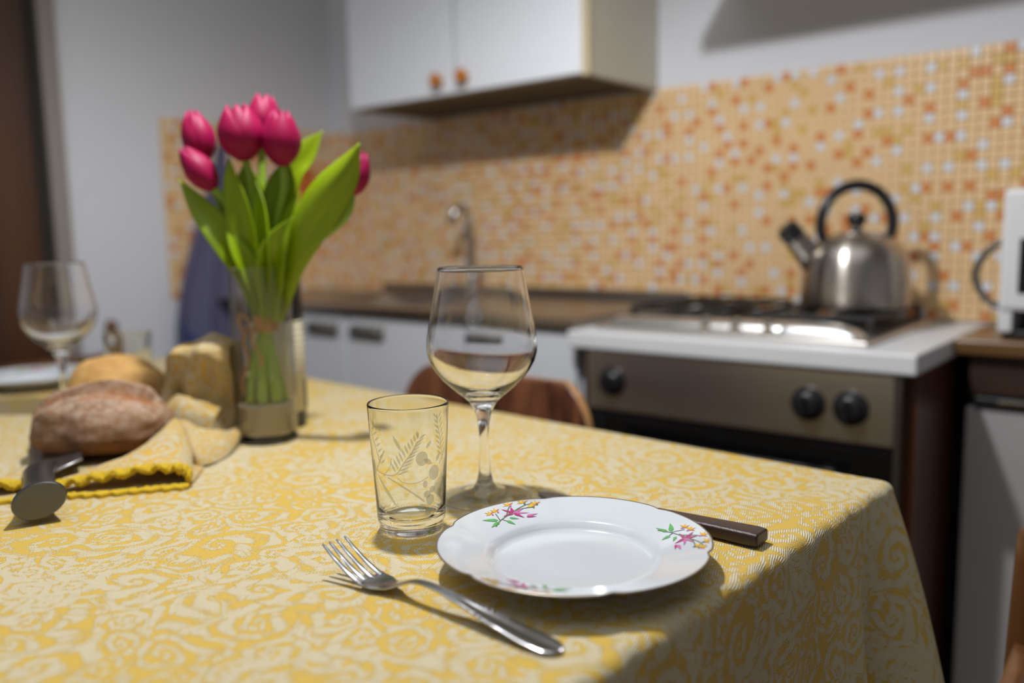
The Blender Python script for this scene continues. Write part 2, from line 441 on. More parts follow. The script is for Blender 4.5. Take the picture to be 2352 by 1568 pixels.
m_print = {k: simple('print_' + k, c, 0.3, var=0.2, scale=600, coat=0.3) for k, c in dict(
    green=(0.10, 0.38, 0.10), leafline=(0.10, 0.16, 0.07), magenta=(0.40, 0.03, 0.17), pink=(0.52, 0.16, 0.36), yellow=(0.70, 0.42, 0.02), orange=(0.62, 0.20, 0.02)).items()}

# ------------------------------------------------------------ the room
XL, YW, TZ = -2.234, 1.819, 0.77
floor = obj('floor', MB().box(XL, 1.9, -1.7, YW, -0.05, 0.0), m_floor, kind='structure', smooth=False)
ceiling = obj('ceiling', MB().box(XL, 1.9, -1.7, YW, 2.7, 2.75), m_ceil, kind='structure', smooth=False)
wall_back = obj('wall_back', MB().box(XL - 0.1, 2.0, YW, YW + 0.1, -0.05, 2.75), m_wall, kind='structure', smooth=False)
wall_left = obj('wall_left', MB().box(XL - 0.1, XL, -1.8, YW, -0.05, 2.75), m_wall, kind='structure', smooth=False)
wall_right = obj('wall_right', MB().box(1.9, 2.0, -1.8, YW, -0.05, 2.75), m_wall, kind='structure', smooth=False)
wall_front = obj('wall_front', MB().box(XL, 1.9, -1.8, -1.7, -0.05, 2.75), m_wall, kind='structure', smooth=False)
# door on the left wall
door = thing('door_1', (XL, 0.482, 0)); door['kind'] = 'structure'
obj('door_leaf', MB().box(0.004, 0.03, -0.42, 0.402, 0.01, 2.05), m_door_wood, door, smooth=False, bevel=0.003)
obj('door_gap', MB().box(0.001, 0.008, 0.402, 0.445, 0.0, 2.1), m_gapdark, door, smooth=False)  # flat dark strip, painting the shade inside the gap
obj('door_casing', MB().box(0.001, 0.022, 0.44, 0.482, 0.0, 2.12), m_casing, door, smooth=False, bevel=0.004)

# mosaic: 300 nearest tiles singly, the rest as one part per wall
PITCH_T, TS = 0.0190, 0.0166
ZT1 = 1.349
rt = random.Random(11)
_kinds = {}
def tile_kind(i, j, w_=0):
    # whites stand apart from each other, oranges rarely touch
    near = [_kinds.get((w_, i + a, j + b)) for a in (-1, 0, 1) for b in (-1, 0, 1)]
    x = rt.random(); k = 0
    if x < 0.20 and 1 not in near: k = 1
    elif 0.20 <= x < 0.36 and near.count(2) < 1 + (rt.random() < 0.35): k = 2
    elif 0.36 <= x < 0.44: k = 3
    _kinds[(w_, i, j)] = k
    return k
def tile_mesh(mi):
    h = TS / 2; c = h - 0.0012
    mb = MB(); vs = [(-h, 0, -h), (h, 0, -h), (h, 0, h), (-h, 0, h), (-h, -0.003, -h), (h, -0.003, -h), (h, -0.003, h), (-h, -0.003, h),
                     (-c, -0.004, -c), (c, -0.004, -c), (c, -0.004, c), (-c, -0.004, c)]
    fs = [(0, 1, 5, 4), (1, 2, 6, 5), (2, 3, 7, 6), (3, 0, 4, 7), (4, 5, 9, 8), (5, 6, 10, 9), (6, 7, 11, 10), (7, 4, 8, 11), (8, 9, 10, 11)]
    return vs, fs
tv, tf = tile_mesh(0)
tile_me = []
for m in m_tiles:
    me = bpy.data.meshes.new('tile'); me.from_pydata(tv, [], tf); me.materials.append(m); me.update(); tile_me.append(me)
obj('grout', MB().box(XL, 0.35, YW - 0.0015, YW, 0.834, ZT1), m_grout, wall_back, smooth=False)
obj('grout', MB().box(XL, XL + 0.0015, 1.225, YW, 0.852, ZT1), m_grout, wall_left, smooth=False)
field = MB(); cand = []
ncol, nrow = int((0.34 - XL) / PITCH_T), int((ZT1 - 0.834) / PITCH_T)
for i in range(ncol):
    for j in range(nrow):
        x = XL + (i + 0.5) * PITCH_T; z = ZT1 - (j + 0.5) * PITCH_T
        cand.append((x, z, tile_kind(i, j)))
def single(x, z):   # the tiles that show largest: right-hand end of the wall inside the frame
    return -0.585 < x < -0.20 and z > 1.06
sing = sorted([c for c in cand if single(c[0], c[1])], key=lambda c: -c[0])[:300]
sset = set((c[0], c[1]) for c in sing)
for x, z, k in cand:
    if (x, z) in sset:
        o = bpy.data.objects.new('tile', tile_me[k]); COL.objects.link(o); o.parent = wall_back
        o.location = (x, YW - 0.0015, z)
    else:
        field.add([(x + a, YW - 0.0015 + b, z + c) for a, b, c in tv], tf, k)
obj('mosaic_tiles', field, m_tiles, wall_back, smooth=False, kind='stuff', fixn=False)
field = MB()
for i in range(int((YW - 1.225) / PITCH_T)):
    for j in range(nrow - 1):
        y = YW - (i + 0.5) * PITCH_T; z = ZT1 - (j + 0.5) * PITCH_T
        field.add([(XL + 0.0015 - b, y + a, z + c) for a, b, c in tv], tf, tile_kind(i, j, 1))
obj('mosaic_tiles', field, m_tiles, wall_left, smooth=False, kind='stuff', fixn=False)

# ------------------------------------------------------------ wall cabinet
cab = thing('wall_cabinet', (-1.4175, YW, 1.349), 'white two-door wall cabinet with beige edges above the sink', 'cabinet')
w = 0.3825; d = 0.272
b = MB(); b.box(-w, -w + 0.018, -d, 0, 0, 0.8); b.box(-w + 0.018, w - 0.018, -d, 0, 0.78, 0.8); b.box(-w + 0.018, w - 0.018, -0.008, 0, 0.06, 0.78)
b.box(w - 0.018, w, -d, 0, 0, 0.8)
obj('carcass', b, m_cab_side, cab, smooth=False, bevel=0.001)
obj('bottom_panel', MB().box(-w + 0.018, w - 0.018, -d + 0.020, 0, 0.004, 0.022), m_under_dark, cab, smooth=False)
obj('edge_strip', MB().box(w - 0.02, w + 0.0005, -d - 0.018, -d, 0, 0.8), m_beige_edge, cab, smooth=False)
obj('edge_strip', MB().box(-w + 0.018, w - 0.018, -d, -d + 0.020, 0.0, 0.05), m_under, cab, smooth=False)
for sx, x0, x1, kx in ((-1, -w + 0.002, -0.006, -0.047), (1, 0.004, w - 0.02, 0.036)):
    dr = obj('door', MB().box(x0, x1, -d - 0.02, -d, 0.004, 0.8), m_white_lam, cab, smooth=False, bevel=0.002)
    obj('knob', MB().lathe([(0, 0.0), (0.009, 0.0), (0.008, 0.008), (0.0165, 0.014), (0.0175, 0.020), (0.014, 0.026), (0, 0.028)], 20, (kx, -d - 0.02, 0.037), axis=(0, -1, 0)), m_knob_wood, dr)

# range hood above the hob (just above the frame; it throws the shadow on the wall)
hood = thing('range_hood', (-0.50, YW - 0.001, 1.547), 'white range hood mounted on the wall above the gas hob', 'range hood')
obj('hood_canopy', MB().box(-0.348, 0.45, -0.42, 0, 0, 0.024), m_white_lam, hood, smooth=False, bevel=0.003)
obj('hood_duct', MB().box(-0.15, 0.15, -0.28, 0, 0.024, 0.6), m_white_lam, hood, smooth=False, bevel=0.003)
obj('hood_filter', MB().box(-0.30, 0.40, -0.38, -0.05, -0.004, 0.0), m_steel, hood, smooth=False)

# ------------------------------------------------------------ sink unit
sx0, sx1, sy0 = XL + 0.002, -0.957, 1.366
base = thing('sink_base_unit', (-1.6, 1.6, 0), 'white base unit with dark pulls under the steel sink top', 'cabinet')
b = MB(); cx0, cx1 = sx0 + 1.6, sx1 + 1.6
b.box(cx0, cx0 + 0.016, -0.213, 0.212, 0.08, 0.831); b.box(cx1 - 0.016, cx1, -0.213, 0.212, 0.08, 0.831); b.box(cx0 + 0.016, cx1 - 0.016, -0.213, 0.212, 0.08, 0.096); b.box(cx0 + 0.016, cx1 - 0.016, 0.204, 0.212, 0.096, 0.831)
obj('carcass', b, m_white_lam, base, smooth=False)
obj('plinth', MB().box(sx0 + 1.6, sx1 + 1.6, -0.17, 0.212, 0.0, 0.08), m_dkbrown, base, smooth=False)
for x0, x1, hx in ((-2.10, -1.665, -1.748), (-1.657, -1.27, -1.578), (-1.262, -0.962, -1.199)):
    dr = obj('door', MB().box(x0 + 1.6, x1 + 1.6, -0.232, -0.214, 0.09, 0.822), m_white_lam, base, smooth=False, bevel=0.002)
    hb = MB()
    hb.grid(lambda u, v: (hx + 1.6 + (u - 0.5) * 0.115, -0.232 - 0.016 * math.sin(PI * min(1, v * 1.2)), lerp(0.800, 0.768, v)), 2, 8)
    obj('pull', hb, m_pull, dr, solid=0.004)
sink = thing('kitchen_sink', (-1.6, 1.6, 0.832), 'stainless steel sink top with upstand along the mosaic wall', 'sink')
b = MB(); X0, X1 = sx0 + 1.6, sx1 + 1.6
Y0, Y1 = -0.245, 0.214
bx0, bx1, by0, by1 = -0.28, 0.12, -0.16, 0.10
b.box(X0, bx0, Y0, Y1, 0, 0.018); b.box(bx1, X1, Y0, Y1, 0, 0.018); b.box(bx0, bx1, Y0, by0, 0, 0.018); b.box(bx0, bx1, by1, Y1, 0, 0.018)
obj('drainboard', b, m_sinksteel, sink, smooth=False)
b = MB()
b.add([(bx0, by0, 0.017), (bx1, by0, 0.017), (bx1, by1, 0.017), (bx0, by1, 0.017), (bx0 + .02, by0 + .02, -0.14), (bx1 - .02, by0 + .02, -0.14), (bx1 - .02, by1 - .02, -0.14), (bx0 + .02, by1 - .02, -0.14)],
      [(0, 1, 5, 4), (1, 2, 6, 5), (2, 3, 7, 6), (3, 0, 4, 7), (4, 5, 6, 7)])
obj('basin', b, m_sinksteel, sink, smooth=False, solid=0.002)
obj('upstand', MB().box(-0.40, X1 + 0.02, Y1 - 0.018, Y1 - 0.002, 0.018, 0.042), m_sinksteel, sink, smooth=False, bevel=0.003)
fa = thing('faucet', (-1.580, 1.745, 0.850), 'chrome gooseneck tap rising behind the sink', 'faucet')
obj('spout', MB().tube(spline([(0, 0, 0.05), (-0.001, 0, 0.12), (0, -0.002, 0.19), (0.002, -0.014, 0.228), (0.001, -0.032, 0.241), (-0.003, -0.050, 0.232), (-0.006, -0.058, 0.214)], 28), 0.010, 14), m_tap, fa)
obj('aerator', MB().tube([(-0.006, -0.058, 0.216), (-0.008, -0.063, 0.198)], 0.0130, 16), m_tap, fa)
obj('tap_body', MB().lathe([(0, 0), (0.026, 0), (0.026, 0.008), (0.019, 0.014), (0.019, 0.055), (0.013, 0.065), (0, 0.065)], 20), m_chrome, fa)
obj('lever', MB().tube([(0.015, 0, 0.045), (0.05, -0.005, 0.058), (0.075, -0.008, 0.068)], [0.007, 0.006, 0.005], 10), m_chrome, fa)

# ------------------------------------------------------------ oven, hob, kettle
ov = thing('oven', (-0.63, 1.345, 0), 'built-in oven with steel control panel and black glass door', 'oven')
obj('housing', MB().box(-0.30, 0.274, 0.004, 0.47, 0.0, 0.798), m_dkbrown, ov, smooth=False)
obj('side_panel', MB().box(0.280, 0.300, 0.022, 0.47, 0.0, 0.798), m_redwood, ov, smooth=False, bevel=0.001)
obj('trim_strip', MB().box(0.275, 0.284, -0.004, 0.02, 0.05, 0.798), m_greymetal, ov, smooth=False)
cp = obj('control_panel', MB().box(-0.285, 0.274, -0.006, 0.02, 0.684, 0.796), m_steel, ov, smooth=False, bevel=0.002)
for kx in (-0.228, 0.144, 0.211):
    kb = MB().lathe([(0, 0), (0.0285, 0), (0.0275, 0.004), (0.021, 0.006), (0.019, 0.020), (0.016, 0.022), (0, 0.022)], 28, (kx, -0.006, 0.739), axis=(0, -1, 0))
    k = obj('knob', kb, m_dark_plastic, cp)
    obj('knob_grip', MB().box(kx - 0.0035, kx + 0.0035, -0.036, -0.026, 0.722, 0.756), m_dark_plastic, k, smooth=False, bevel=0.002)
dr = obj('oven_door', MB().box(-0.285, 0.274, -0.008, 0.018, 0.13, 0.676), m_oven_glass, ov, smooth=False, bevel=0.003)
hb = MB().tube([(-0.22, -0.045, 0.638), (0.20, -0.045, 0.638)], 0.010, 14)
hb.tube([(-0.20, -0.045, 0.638), (-0.20, -0.006, 0.638)], 0.008, 10); hb.tube([(0.18, -0.045, 0.638), (0.18, -0.006, 0.638)], 0.008, 10)
obj('handle', hb, simple('handle_black', (0.01, 0.01, 0.012), 0.12, var=0.1), dr)
wt = obj('hob_worktop', MB().box(-0.957, -0.324, 1.331, YW - 0.006, 0.7985, 0.831), m_hobtop, smooth=False, bevel=0.004)
tag(wt, 'thick white worktop slab over the oven, under the gas hob', 'worktop')
hob = thing('gas_hob', (-0.655, 1.57, 0.831), 'stainless steel gas hob with black grates on the white worktop', 'hob')
obj('hob_plate', MB().box(-0.262, 0.250, -0.202, 0.212, 0, 0.010), m_steel, hob, smooth=False, bevel=0.004)
b = MB()   # raised rounded front band
prof = [(-0.196, 0.009), (-0.194, 0.022), (-0.184, 0.031), (-0.168, 0.034), (-0.150, 0.032), (-0.138, 0.024), (-0.134, 0.009)]
xs = [(0.098, 0.0), (0.100, 0.6), (0.108, 0.92), (0.122, 1), (0.17, 1), (0.205, 0.9), (0.225, 0.6), (0.232, 0.0)]
b.grid(lambda u, v: (xs[round(u * 7)][0], lerp(-0.165, prof[round(v * 6)][0], 0.75 + 0.25 * xs[round(u * 7)][1]), 0.009 + (prof[round(v * 6)][1] - 0.009) * xs[round(u * 7)][1]), 8, 7)
obj('front_band', b, m_satin, hob, sub=2)
obj('front_band', MB().tube([(-0.245, -0.150, 0.012), (-0.235, -0.150, 0.015), (0.105, -0.150, 0.018), (0.115, -0.150, 0.018)], [(0.026, 0.004), (0.030, 0.010), (0.030, 0.012), (0.028, 0.010)], 20), m_satin, hob)
for kx in (-0.039, 0.018, 0.078):
    obj('hob_knob', MB().lathe([(0, 0), (0.013, 0), (0.013, 0.004), (0.0095, 0.007), (0.0105, 0.018), (0.0095, 0.022), (0.006, 0.024), (0, 0.024)], 20, (kx, -0.176, 0.010)), m_chrome, hob)
obj('burner_pan', MB().box(-0.245, 0.236, -0.13, 0.20, 0.010, 0.014), m_iron, hob, smooth=False, bevel=0.002)
for bx, by in ((-0.14, -0.04), (-0.14, 0.12), (0.13, -0.04), (0.13, 0.12)):
    k = obj('burner', MB().lathe([(0, 0.014), (0.042, 0.014), (0.044, 0.020), (0.034, 0.023), (0.032, 0.029), (0.012, 0.031), (0, 0.031)], 24, (bx, by, 0)), m_iron, hob)
for gx in (-0.13, 0.125):
    g_ = MB()
    for yy in (-0.11, 0.04, 0.19): g_.box(gx - 0.105, gx + 0.105, yy - 0.004, yy + 0.004, 0.032, 0.041)
    for xx in (-0.10, -0.035, 0.035, 0.10): g_.box(gx + xx - 0.004, gx + xx + 0.004, -0.11, 0.19, 0.033, 0.042)
    for xx in (-0.10, 0.10):
        for yy in (-0.11, 0.19): g_.box(gx + xx - 0.005, gx + xx + 0.005, yy - 0.005, yy + 0.005, 0.012, 0.035)
    obj('grate', g_, m_iron, hob, smooth=False, bevel=0.001)
kt = thing('kettle', (-0.505, 1.612, 0.8735), 'steel whistling kettle with black ring handle on the hob', 'kettle', rz=YAW)
obj('kettle_body', MB().lathe([(0, 0), (0.088, 0), (0.094, 0.004), (0.0958, 0.02), (0.0955, 0.05), (0.0935, 0.078), (0.0885, 0.097), (0.0795, 0.112), (0.065, 0.124), (0.046, 0.132), (0.040, 0.1335)], 64), m_steel_v, kt)
lid = obj('lid', MB().lathe([(0.042, 0.1325), (0.040, 0.1355), (0.020, 0.140), (0, 0.141)], 40), m_steel_v, kt)
obj('lid_knob', MB().lathe([(0, 0.139), (0.011, 0.139), (0.009, 0.145), (0.015, 0.152), (0.0175, 0.161), (0.014, 0.170), (0, 0.1745)], 24), m_dark_plastic, lid)
sp = obj('spout', MB().tube([(-0.072, 0, 0.080), (-0.092, 0, 0.105), (-0.112, 0, 0.128), (-0.118, 0, 0.135)], [0.025, 0.022, 0.019, 0.0185], 24, cap=False), m_steel_v, kt, solid=0.0015)
obj('whistle', MB().tube([(-0.112, 0, 0.128), (-0.128, 0, 0.147), (-0.131, 0, 0.150)], [0.0205, 0.0205, 0.015], 24), m_dark_plastic, kt)
pts = []
for i in range(29):
    a = lerp(-38, 218, i / 28); pts.append((0.066 * math.cos(rad(a)), 0, 0.152 + 0.070 * math.sin(rad(a))))
obj('ring_handle', MB().tube(pts, (0.0098), 14, ref=(0, 1, 0)), m_dark_plastic, kt)
for sx in (-1, 1): obj('handle_mount', MB().tube([(sx * 0.052, 0, 0.112), (sx * 0.055, 0, 0.126)], 0.009, 12), m_steel_v, kt)

# ------------------------------------------------------------ right hand units
cw = obj('wood_counter', MB().box(-0.3225, 0.9, 1.553, YW - 0.006, 0.806, 0.832), m_counter_wood, smooth=False, bevel=0.004)
tag(cw, 'brown wooden counter carrying the white appliance, right of the hob', 'worktop')
ap = obj('counter_apron', MB().box(-0.30, 0.9, 1.575, 1.60, 0.74, 0.806), m_dkbrown, smooth=False)
ap.parent = cw
fr = thing('undercounter_fridge', (0.0, 1.575, 0), 'white under-counter fridge with dark handle strip, right of the oven', 'fridge')
obj('fridge_body', MB().box(-0.298, 0.55, 0.03, 0.235, 0.03, 0.738), m_fridge, fr, smooth=False)
dr = obj('fridge_door', MB().box(-0.303, 0.55, -0.005, 0.028, 0.06, 0.716), m_fridge, fr, smooth=False, bevel=0.004)
hb = obj('handle_strip', MB().box(-0.29, 0.54, -0.012, 0.02, 0.718, 0.736), m_dark_plastic, fr, smooth=False, bevel=0.003)
obj('handle_trim', MB().box(-0.255, 0.54, -0.0155, -0.0115, 0.727, 0.733), m_chrome, hb, smooth=False, bevel=0.001)
aw = thing('countertop_appliance', (-0.11, 1.68, 0.832), 'white kitchen appliance with dark window and grey loop handle on the wooden counter', 'appliance')
obj('casing', MB().box(-0.158, 0.20, -0.085, 0.12, 0.045, 0.245), m_appl, aw, smooth=False, bevel=0.008)
obj('pillar', MB().box(-0.158, -0.137, -0.080, 0.11, 0.010, 0.052), m_appl, aw, smooth=False, bevel=0.003)
obj('window', MB().box(-0.131, 0.18, -0.0875, -0.08, 0.075, 0.165), m_oven_glass, aw, smooth=False, bevel=0.002)
obj('foot', MB().box(-0.152, 0.19, -0.07, 0.11, 0.0, 0.012), m_dark_plastic, aw, smooth=False, bevel=0.002)
obj('back_block', MB().box(-0.137, 0.19, 0.02, 0.11, 0.010, 0.05), m_dkbrown, aw, smooth=False)
pts = spline([(-0.153, -0.035, 0.165), (-0.178, -0.035, 0.150), (-0.197, -0.035, 0.125), (-0.203, -0.035, 0.100), (-0.195, -0.035, 0.075), (-0.178, -0.035, 0.055), (-0.153, -0.035, 0.048)], 24)
obj('loop_handle', MB().tube(pts, 0.006, 12, ref=(0, 1, 0)), m_greymetal, aw)

# ------------------------------------------------------------ towel and orange cloth on the left wall
def towel_fn(u, v):
    # v down, u across (image right = +Y); hangs from one hook, gathers at the top and spreads
    wl = lerp(0.016, 0.140, sm(v * 1.15) ** 0.8); wr = lerp(0.016, 0.085, sm(v * 1.1))
    y = 1.392 + lerp(-wl, wr, u) - 0.045 * v
    z = 1.285 - 0.56 * v + 0.03 * (1 - abs(2 * u - 1)) * v - (0.10 * v * v if u > 0.3 else 0.10 * v * v * (0.4 + 2 * u))
    x = XL + 0.028 + 0.012 * math.sin(u * 15 + v * 2) * (0.4 + 0.6 * v) + 0.006 * math.sin(u * 31)
    return (x, y, z)
tw = thing('dish_towel', (0, 0, 0), 'blue-violet dish towel hanging from a hook on the left tiled wall', 'towel')
obj('towel_cloth', MB().grid(towel_fn, 36, 40), m_towel, tw, solid=0.003)
obj('woven_band', MB().grid(lambda u, v: tuple(a + b for a, b in zip(towel_fn(lerp(0.04, 0.45, u), lerp(0.80, 0.86, v) + 0.12 * u), (0.0025, 0, 0))), 24, 4), m_towel_hem, tw, solid=0.001)
obj('hook', MB().tube(spline([(XL + 0.004, 1.392, 1.30), (XL + 0.02, 1.392, 1.292), (XL + 0.036, 1.392, 1.282), (XL + 0.042, 1.392, 1.296)], 12), 0.004, 10), m_chrome, tw)
oc = thing('hanging_pot_holder', (XL, 1.69, 1.18), 'small orange-red cloth hanging on the tiled wall behind the tulip leaves', 'pot holder')
obj('pad', MB().grid(lambda u, v: (0.014 + 0.004 * math.sin(u * 6), lerp(-0.035, 0.035, u), lerp(-0.055, 0.055, v)), 12, 12), m_orange, oc, solid=0.008)
obj('loop', MB().tube([(0.012, 0, 0.052), (0.010, 0.006, 0.066), (0.008, 0, 0.074), (0.010, -0.006, 0.066), (0.012, 0, 0.052)], 0.002, 8), m_orange, oc)

# ------------------------------------------------------------ chairs
def ladder_chair(loc, rz, label):
    t = thing('ladder_back_chair', loc, label, 'chair', rz)
    W = 0.20
    for s in (-1, 1):
        obj('rear_leg', MB().tube([(s * W, 0.02, 0), (s * W, 0.0, 0.42), (s * W, -0.005, 0.70), (s * W, -0.008, 0.800), (s * W, -0.008, 0.816), (s * W, -0.008, 0.823), (s * W, -0.008, 0.826)], [0.015, 0.017, 0.016, 0.0155, 0.0145, 0.010, 0.003], 16), m_chair_wood, t)
        obj('front_leg', MB().tube([(s * W, 0.37, 0), (s * W, 0.37, 0.44)], [0.014, 0.017], 14), m_chair_wood, t)
        obj('stretcher', MB().tube([(s * W, 0.01, 0.2), (s * W, 0.37, 0.2)], 0.009, 10), m_chair_wood, t)
    for z in (0.722, 0.60):
        obj('back_rail', MB().grid(lambda u, v: (lerp(-W, W, u), -0.004 - 0.003 * math.sin(PI * u), z + lerp(-0.022, 0.022, v)), 14, 2), m_chair_wood, t, solid=0.014)
    obj('seat', MB().box(-W - 0.01, W + 0.01, 0.0, 0.39, 0.435, 0.455), m_chair_wood, t, smooth=False, bevel=0.006)
    return t
ladder_chair((-2.085, 0.785, 0), rad(-90), 'brown wooden chair with round post at the far left table end')
ladder_chair((-0.081, 0.435, 0), rad(90), 'brown wooden chair at the right end of the table, cut by frame')
pc = thing('plank_back_chair', (-0.908, 1.075, 0), 'wooden chair with striped rounded plank back behind the table', 'chair', rad(178))
def rrect(w, h, r, n=7):
    out = []
    for cx, cz, a0 in ((w - r, h - r, 0), (-w + r, h - r, 90), (-w + r, -h + r, 180), (w - r, -h + r, 270)):
        for i in range(n): a = rad(a0 + 90 * i / (n - 1)); out.append((cx + r * math.cos(a), cz + r * math.sin(a)))
    return out
pl = rrect(0.207, 0.095, 0.055)
curve = lambda x: 0.03 * (x / 0.2) ** 2
obj('backrest', MB().prism(pl, lambda x, z: (x, curve(x) - 0.008, 0.722 + z - 0.05 * (x / 0.207) ** 2 * (z > 0)), lambda x, z: (x, curve(x) + 0.008, 0.722 + z - 0.05 * (x / 0.207) ** 2 * (z > 0))), [m_rosewood], pc, bevel=0.003)
obj('ply_edge', MB().tube([(x * 1.002, curve(x), 0.722 + z - 0.05 * (x / 0.207) ** 2 * (z > 0)) for x, z in pl[:14]], [(0.0015, 0.0075)] * 14, 8, ref=(0, 1, 0)), m_plank_edge, pc)
for s in (-1, 1):
    obj('rear_leg', MB().tube([(s * 0.17, -0.03, 0), (s * 0.16, -0.005, 0.42), (s * 0.13, -0.004, 0.66)], [0.012, 0.013, 0.011], 12), m_chrome, pc)
    obj('front_leg', MB().tube([(s * 0.18, 0.36, 0), (s * 0.16, 0.34, 0.43)], [0.012, 0.013], 12), m_chrome, pc)
obj('seat', MB().prism(rrect(0.2, 0.19, 0.05), lambda x, y: (x, y + 0.19, 0.43), lambda x, y: (x, y + 0.19, 0.445)), m_rosewood, pc, bevel=0.003)

# ------------------------------------------------------------ table and tablecloth
TROT = rad(-3.4)
tl_, td_ = 1.50, 0.84
tb = thing('dining_table', (-0.225 - 0.03, 0.87, 0), 'long dining table hidden under the yellow damask tablecloth', 'table', TROT)
obj('tabletop', MB().box(-tl_ + 0.03, 0.012, -td_ + 0.012, -0.004, 0.738, 0.766), m_table_wood, tb, smooth=False, bevel=0.004)
for lx in (-tl_ + 0.08, -0.06):
    for ly in (-td_ + 0.07, -0.07):
        obj('leg', MB().tube([(lx, ly, 0), (lx, ly, 0.74)], [0.022, 0.03], 12), m_table_wood, tb)
cl = bpy.data.objects.new('x', None)
def cloth():
    L, Dp, rc = tl_, td_, 0.012      # local frame: far right corner at (0, 0), table runs to -x and -y
    per = []                          # perimeter (x, y, nx, ny, cornerness)
    def side(x0, y0, x1, y1, nx, ny, n):
        for i in range(n):
            t = i / n; per.append((lerp(x0, x1, t), lerp(y0, y1, t), nx, ny))
    def corner(cx, cy, a0, n=18):
        for i in range(n):
            a = rad(a0 + 90 * i / n); per.append((cx + rc * math.cos(a), cy + rc * math.sin(a), math.cos(a), math.sin(a)))
    side(-rc, 0, -L + rc, 0, 0, 1, 150); corner(-L + rc, -rc, 90)
    side(-L, -rc, -L, -Dp + rc, -1, 0, 90); corner(-L + rc, -Dp + rc, 180)
    side(-L + rc, -Dp, -rc, -Dp, 0, -1, 120); corner(-rc, -Dp + rc, 270)
    side(0, -Dp + rc, 0, -rc, 1, 0, 110); corner(-rc, -rc, 0)
    n = len(per)
    arc = [0.0]
    for i in range(1, n + 1): arc.append(arc[-1] + math.hypot(per[i % n][0] - per[i - 1][0], per[i % n][1] - per[i - 1][1]))
    mb = MB(); uvs = []
    rows = []
    re = 0.010
    def row(fn):
        ids = []
        for i in range(n):
            p, q = fn(i); ids.append(len(mb.v)); mb.v.append(p); uvs.append(q)
        rows.append(ids)
    for ins in (0.30, 0.12, 0.05, 0.025, re):
        def f(i, ins=ins):
            x, y, nx, ny = per[i]; X, Y = x - nx * ins, y - ny * ins
            X = min(max(X, -L + ins), -ins) if ins > rc else X; Y = min(max(Y, -Dp + ins), -ins) if ins > rc else Y
            return (X, Y, TZ), (X, Y)
        row(f)
    for k in range(1, 6):
        a = rad(90 * k / 5)
        def f(i, a=a):
            x, y, nx, ny = per[i]; o = -re + re * math.sin(a); w = 0.0011 * math.sin(arc[i] * 260) + 0.001 * math.sin(arc[i] * 113 + 1)
            return (x + nx * (o + w * math.sin(a)), y + ny * (o + w * math.sin(a)), TZ - re + re * math.cos(a)), (x + nx * (-re + re * a), y + ny * (-re + re * a))
        row(f)
    H = 0.40
    for k in range(1, 25):
        t = k / 24; dz = H * t
        def f(i, t=t, dz=dz):
            x, y, nx, ny = per[i]
            diag = 4 * (nx * ny) ** 2            # 1 in the middle of a corner
            # distance along the edge from the nearest corner
            dcx = min(abs(x), abs(x + L)); dcy = min(abs(y), abs(y + Dp))
            dc = dcy if abs(nx) > abs(ny) else dcx
            dc = 0 if diag > 0.02 else dc
            near = math.exp(-(dc / 0.055) ** 2)
            s = arc[i]
            fold = 0.010 * math.sin(s * 21 + 0.8) + 0.006 * math.sin(s * 47 + 2.0) + 0.004 * math.sin(s * 83 + t)
            out = dz * (0.055 + 0.30 * near) * (1 - 0.35 * t) + fold * sm(t * 2.4) * (0.35 + t) - 0.034 * sm(t * 1.6) * math.exp(-((dc - 0.080) / 0.022) ** 2)
            tx, ty = -ny, nx
            return (x + nx * out, y + ny * out, TZ - re - dz + 0.006 * math.sin(s * 21) * t), (x + nx * (dz + 0.006), y + ny * (dz + 0.006))
        row(f)
    for A, B in zip(rows, rows[1:]):
        for i in range(n):
            j = (i + 1) % n; mb.f.append((A[i], A[j], B[j], B[i]))
    mb.f.append(tuple(rows[0]))
    mb.mi = [0] * len(mb.f)
    o = obj('tablecloth', mb, m_cloth, angle=75, uv=lambda vi: uvs[vi])
    o.location = (-0.225, 0.87, 0); o.rotation_euler = (0, 0, TROT)
    return o
cl = tag(cloth(), 'yellow and cream damask tablecloth draped over the dining table', 'tablecloth')

# ------------------------------------------------------------ plates
NOTCH = rad(20)
def scal(a, r, z=0):
    w_ = sm((r - 0.066) / 0.034)
    x = ((a - NOTCH) / rad(60)) % 1.0
    k = abs(x - 0.5) * 2                     # 1 at the notch
    s = 0.022 * (1 - k ** 2.2) - 0.018 * math.exp(-((1 - k) / 0.10) ** 2) - 0.004
    return r * (1 + s * w_)
PP = [(0, 0.0055), (0.030, 0.0055), (0.056, 0.0060), (0.0595, 0.0066), (0.0618, 0.0088), (0.0642, 0.0120), (0.0668, 0.0134), (0.072, 0.0148), (0.085, 0.0180), (0.097, 0.0212), (0.1003, 0.0222)]
def plate_z(r):
    for (a, za), (b_, zb) in zip(PP, PP[1:]):
        if r <= b_: return lerp(za, zb, (r - a) / (b_ - a))
    return PP[-1][1]
def make_plate(loc, label, sprays, rz=0.0):
    t = thing('dinner_plate', loc, label, 'plate', rz, 'floral porcelain plates')
    prof = PP + [(0.1010, 0.0214), (0.0985, 0.0195), (0.085, 0.0155), (0.070, 0.0112), (0.0645, 0.0078), (0.060, 0.0035), (0.0575, 0.0), (0.0545, 0.0), (0.053, 0.0022), (0, 0.0025)]
    obj('plate_body', MB().lathe(prof, 180, rfun=scal), m_porcelain, t, angle=60)
    obj('gilt_rim', MB().lathe([(0.1000, 0.02225), (0.1008, 0.0225), (0.1014, 0.0219), (0.1011, 0.0212), (0.1004, 0.0212)], 180, rfun=scal), m_gilt, t, angle=80)
    for A in sprays: spray(t, rad(A))
    return t
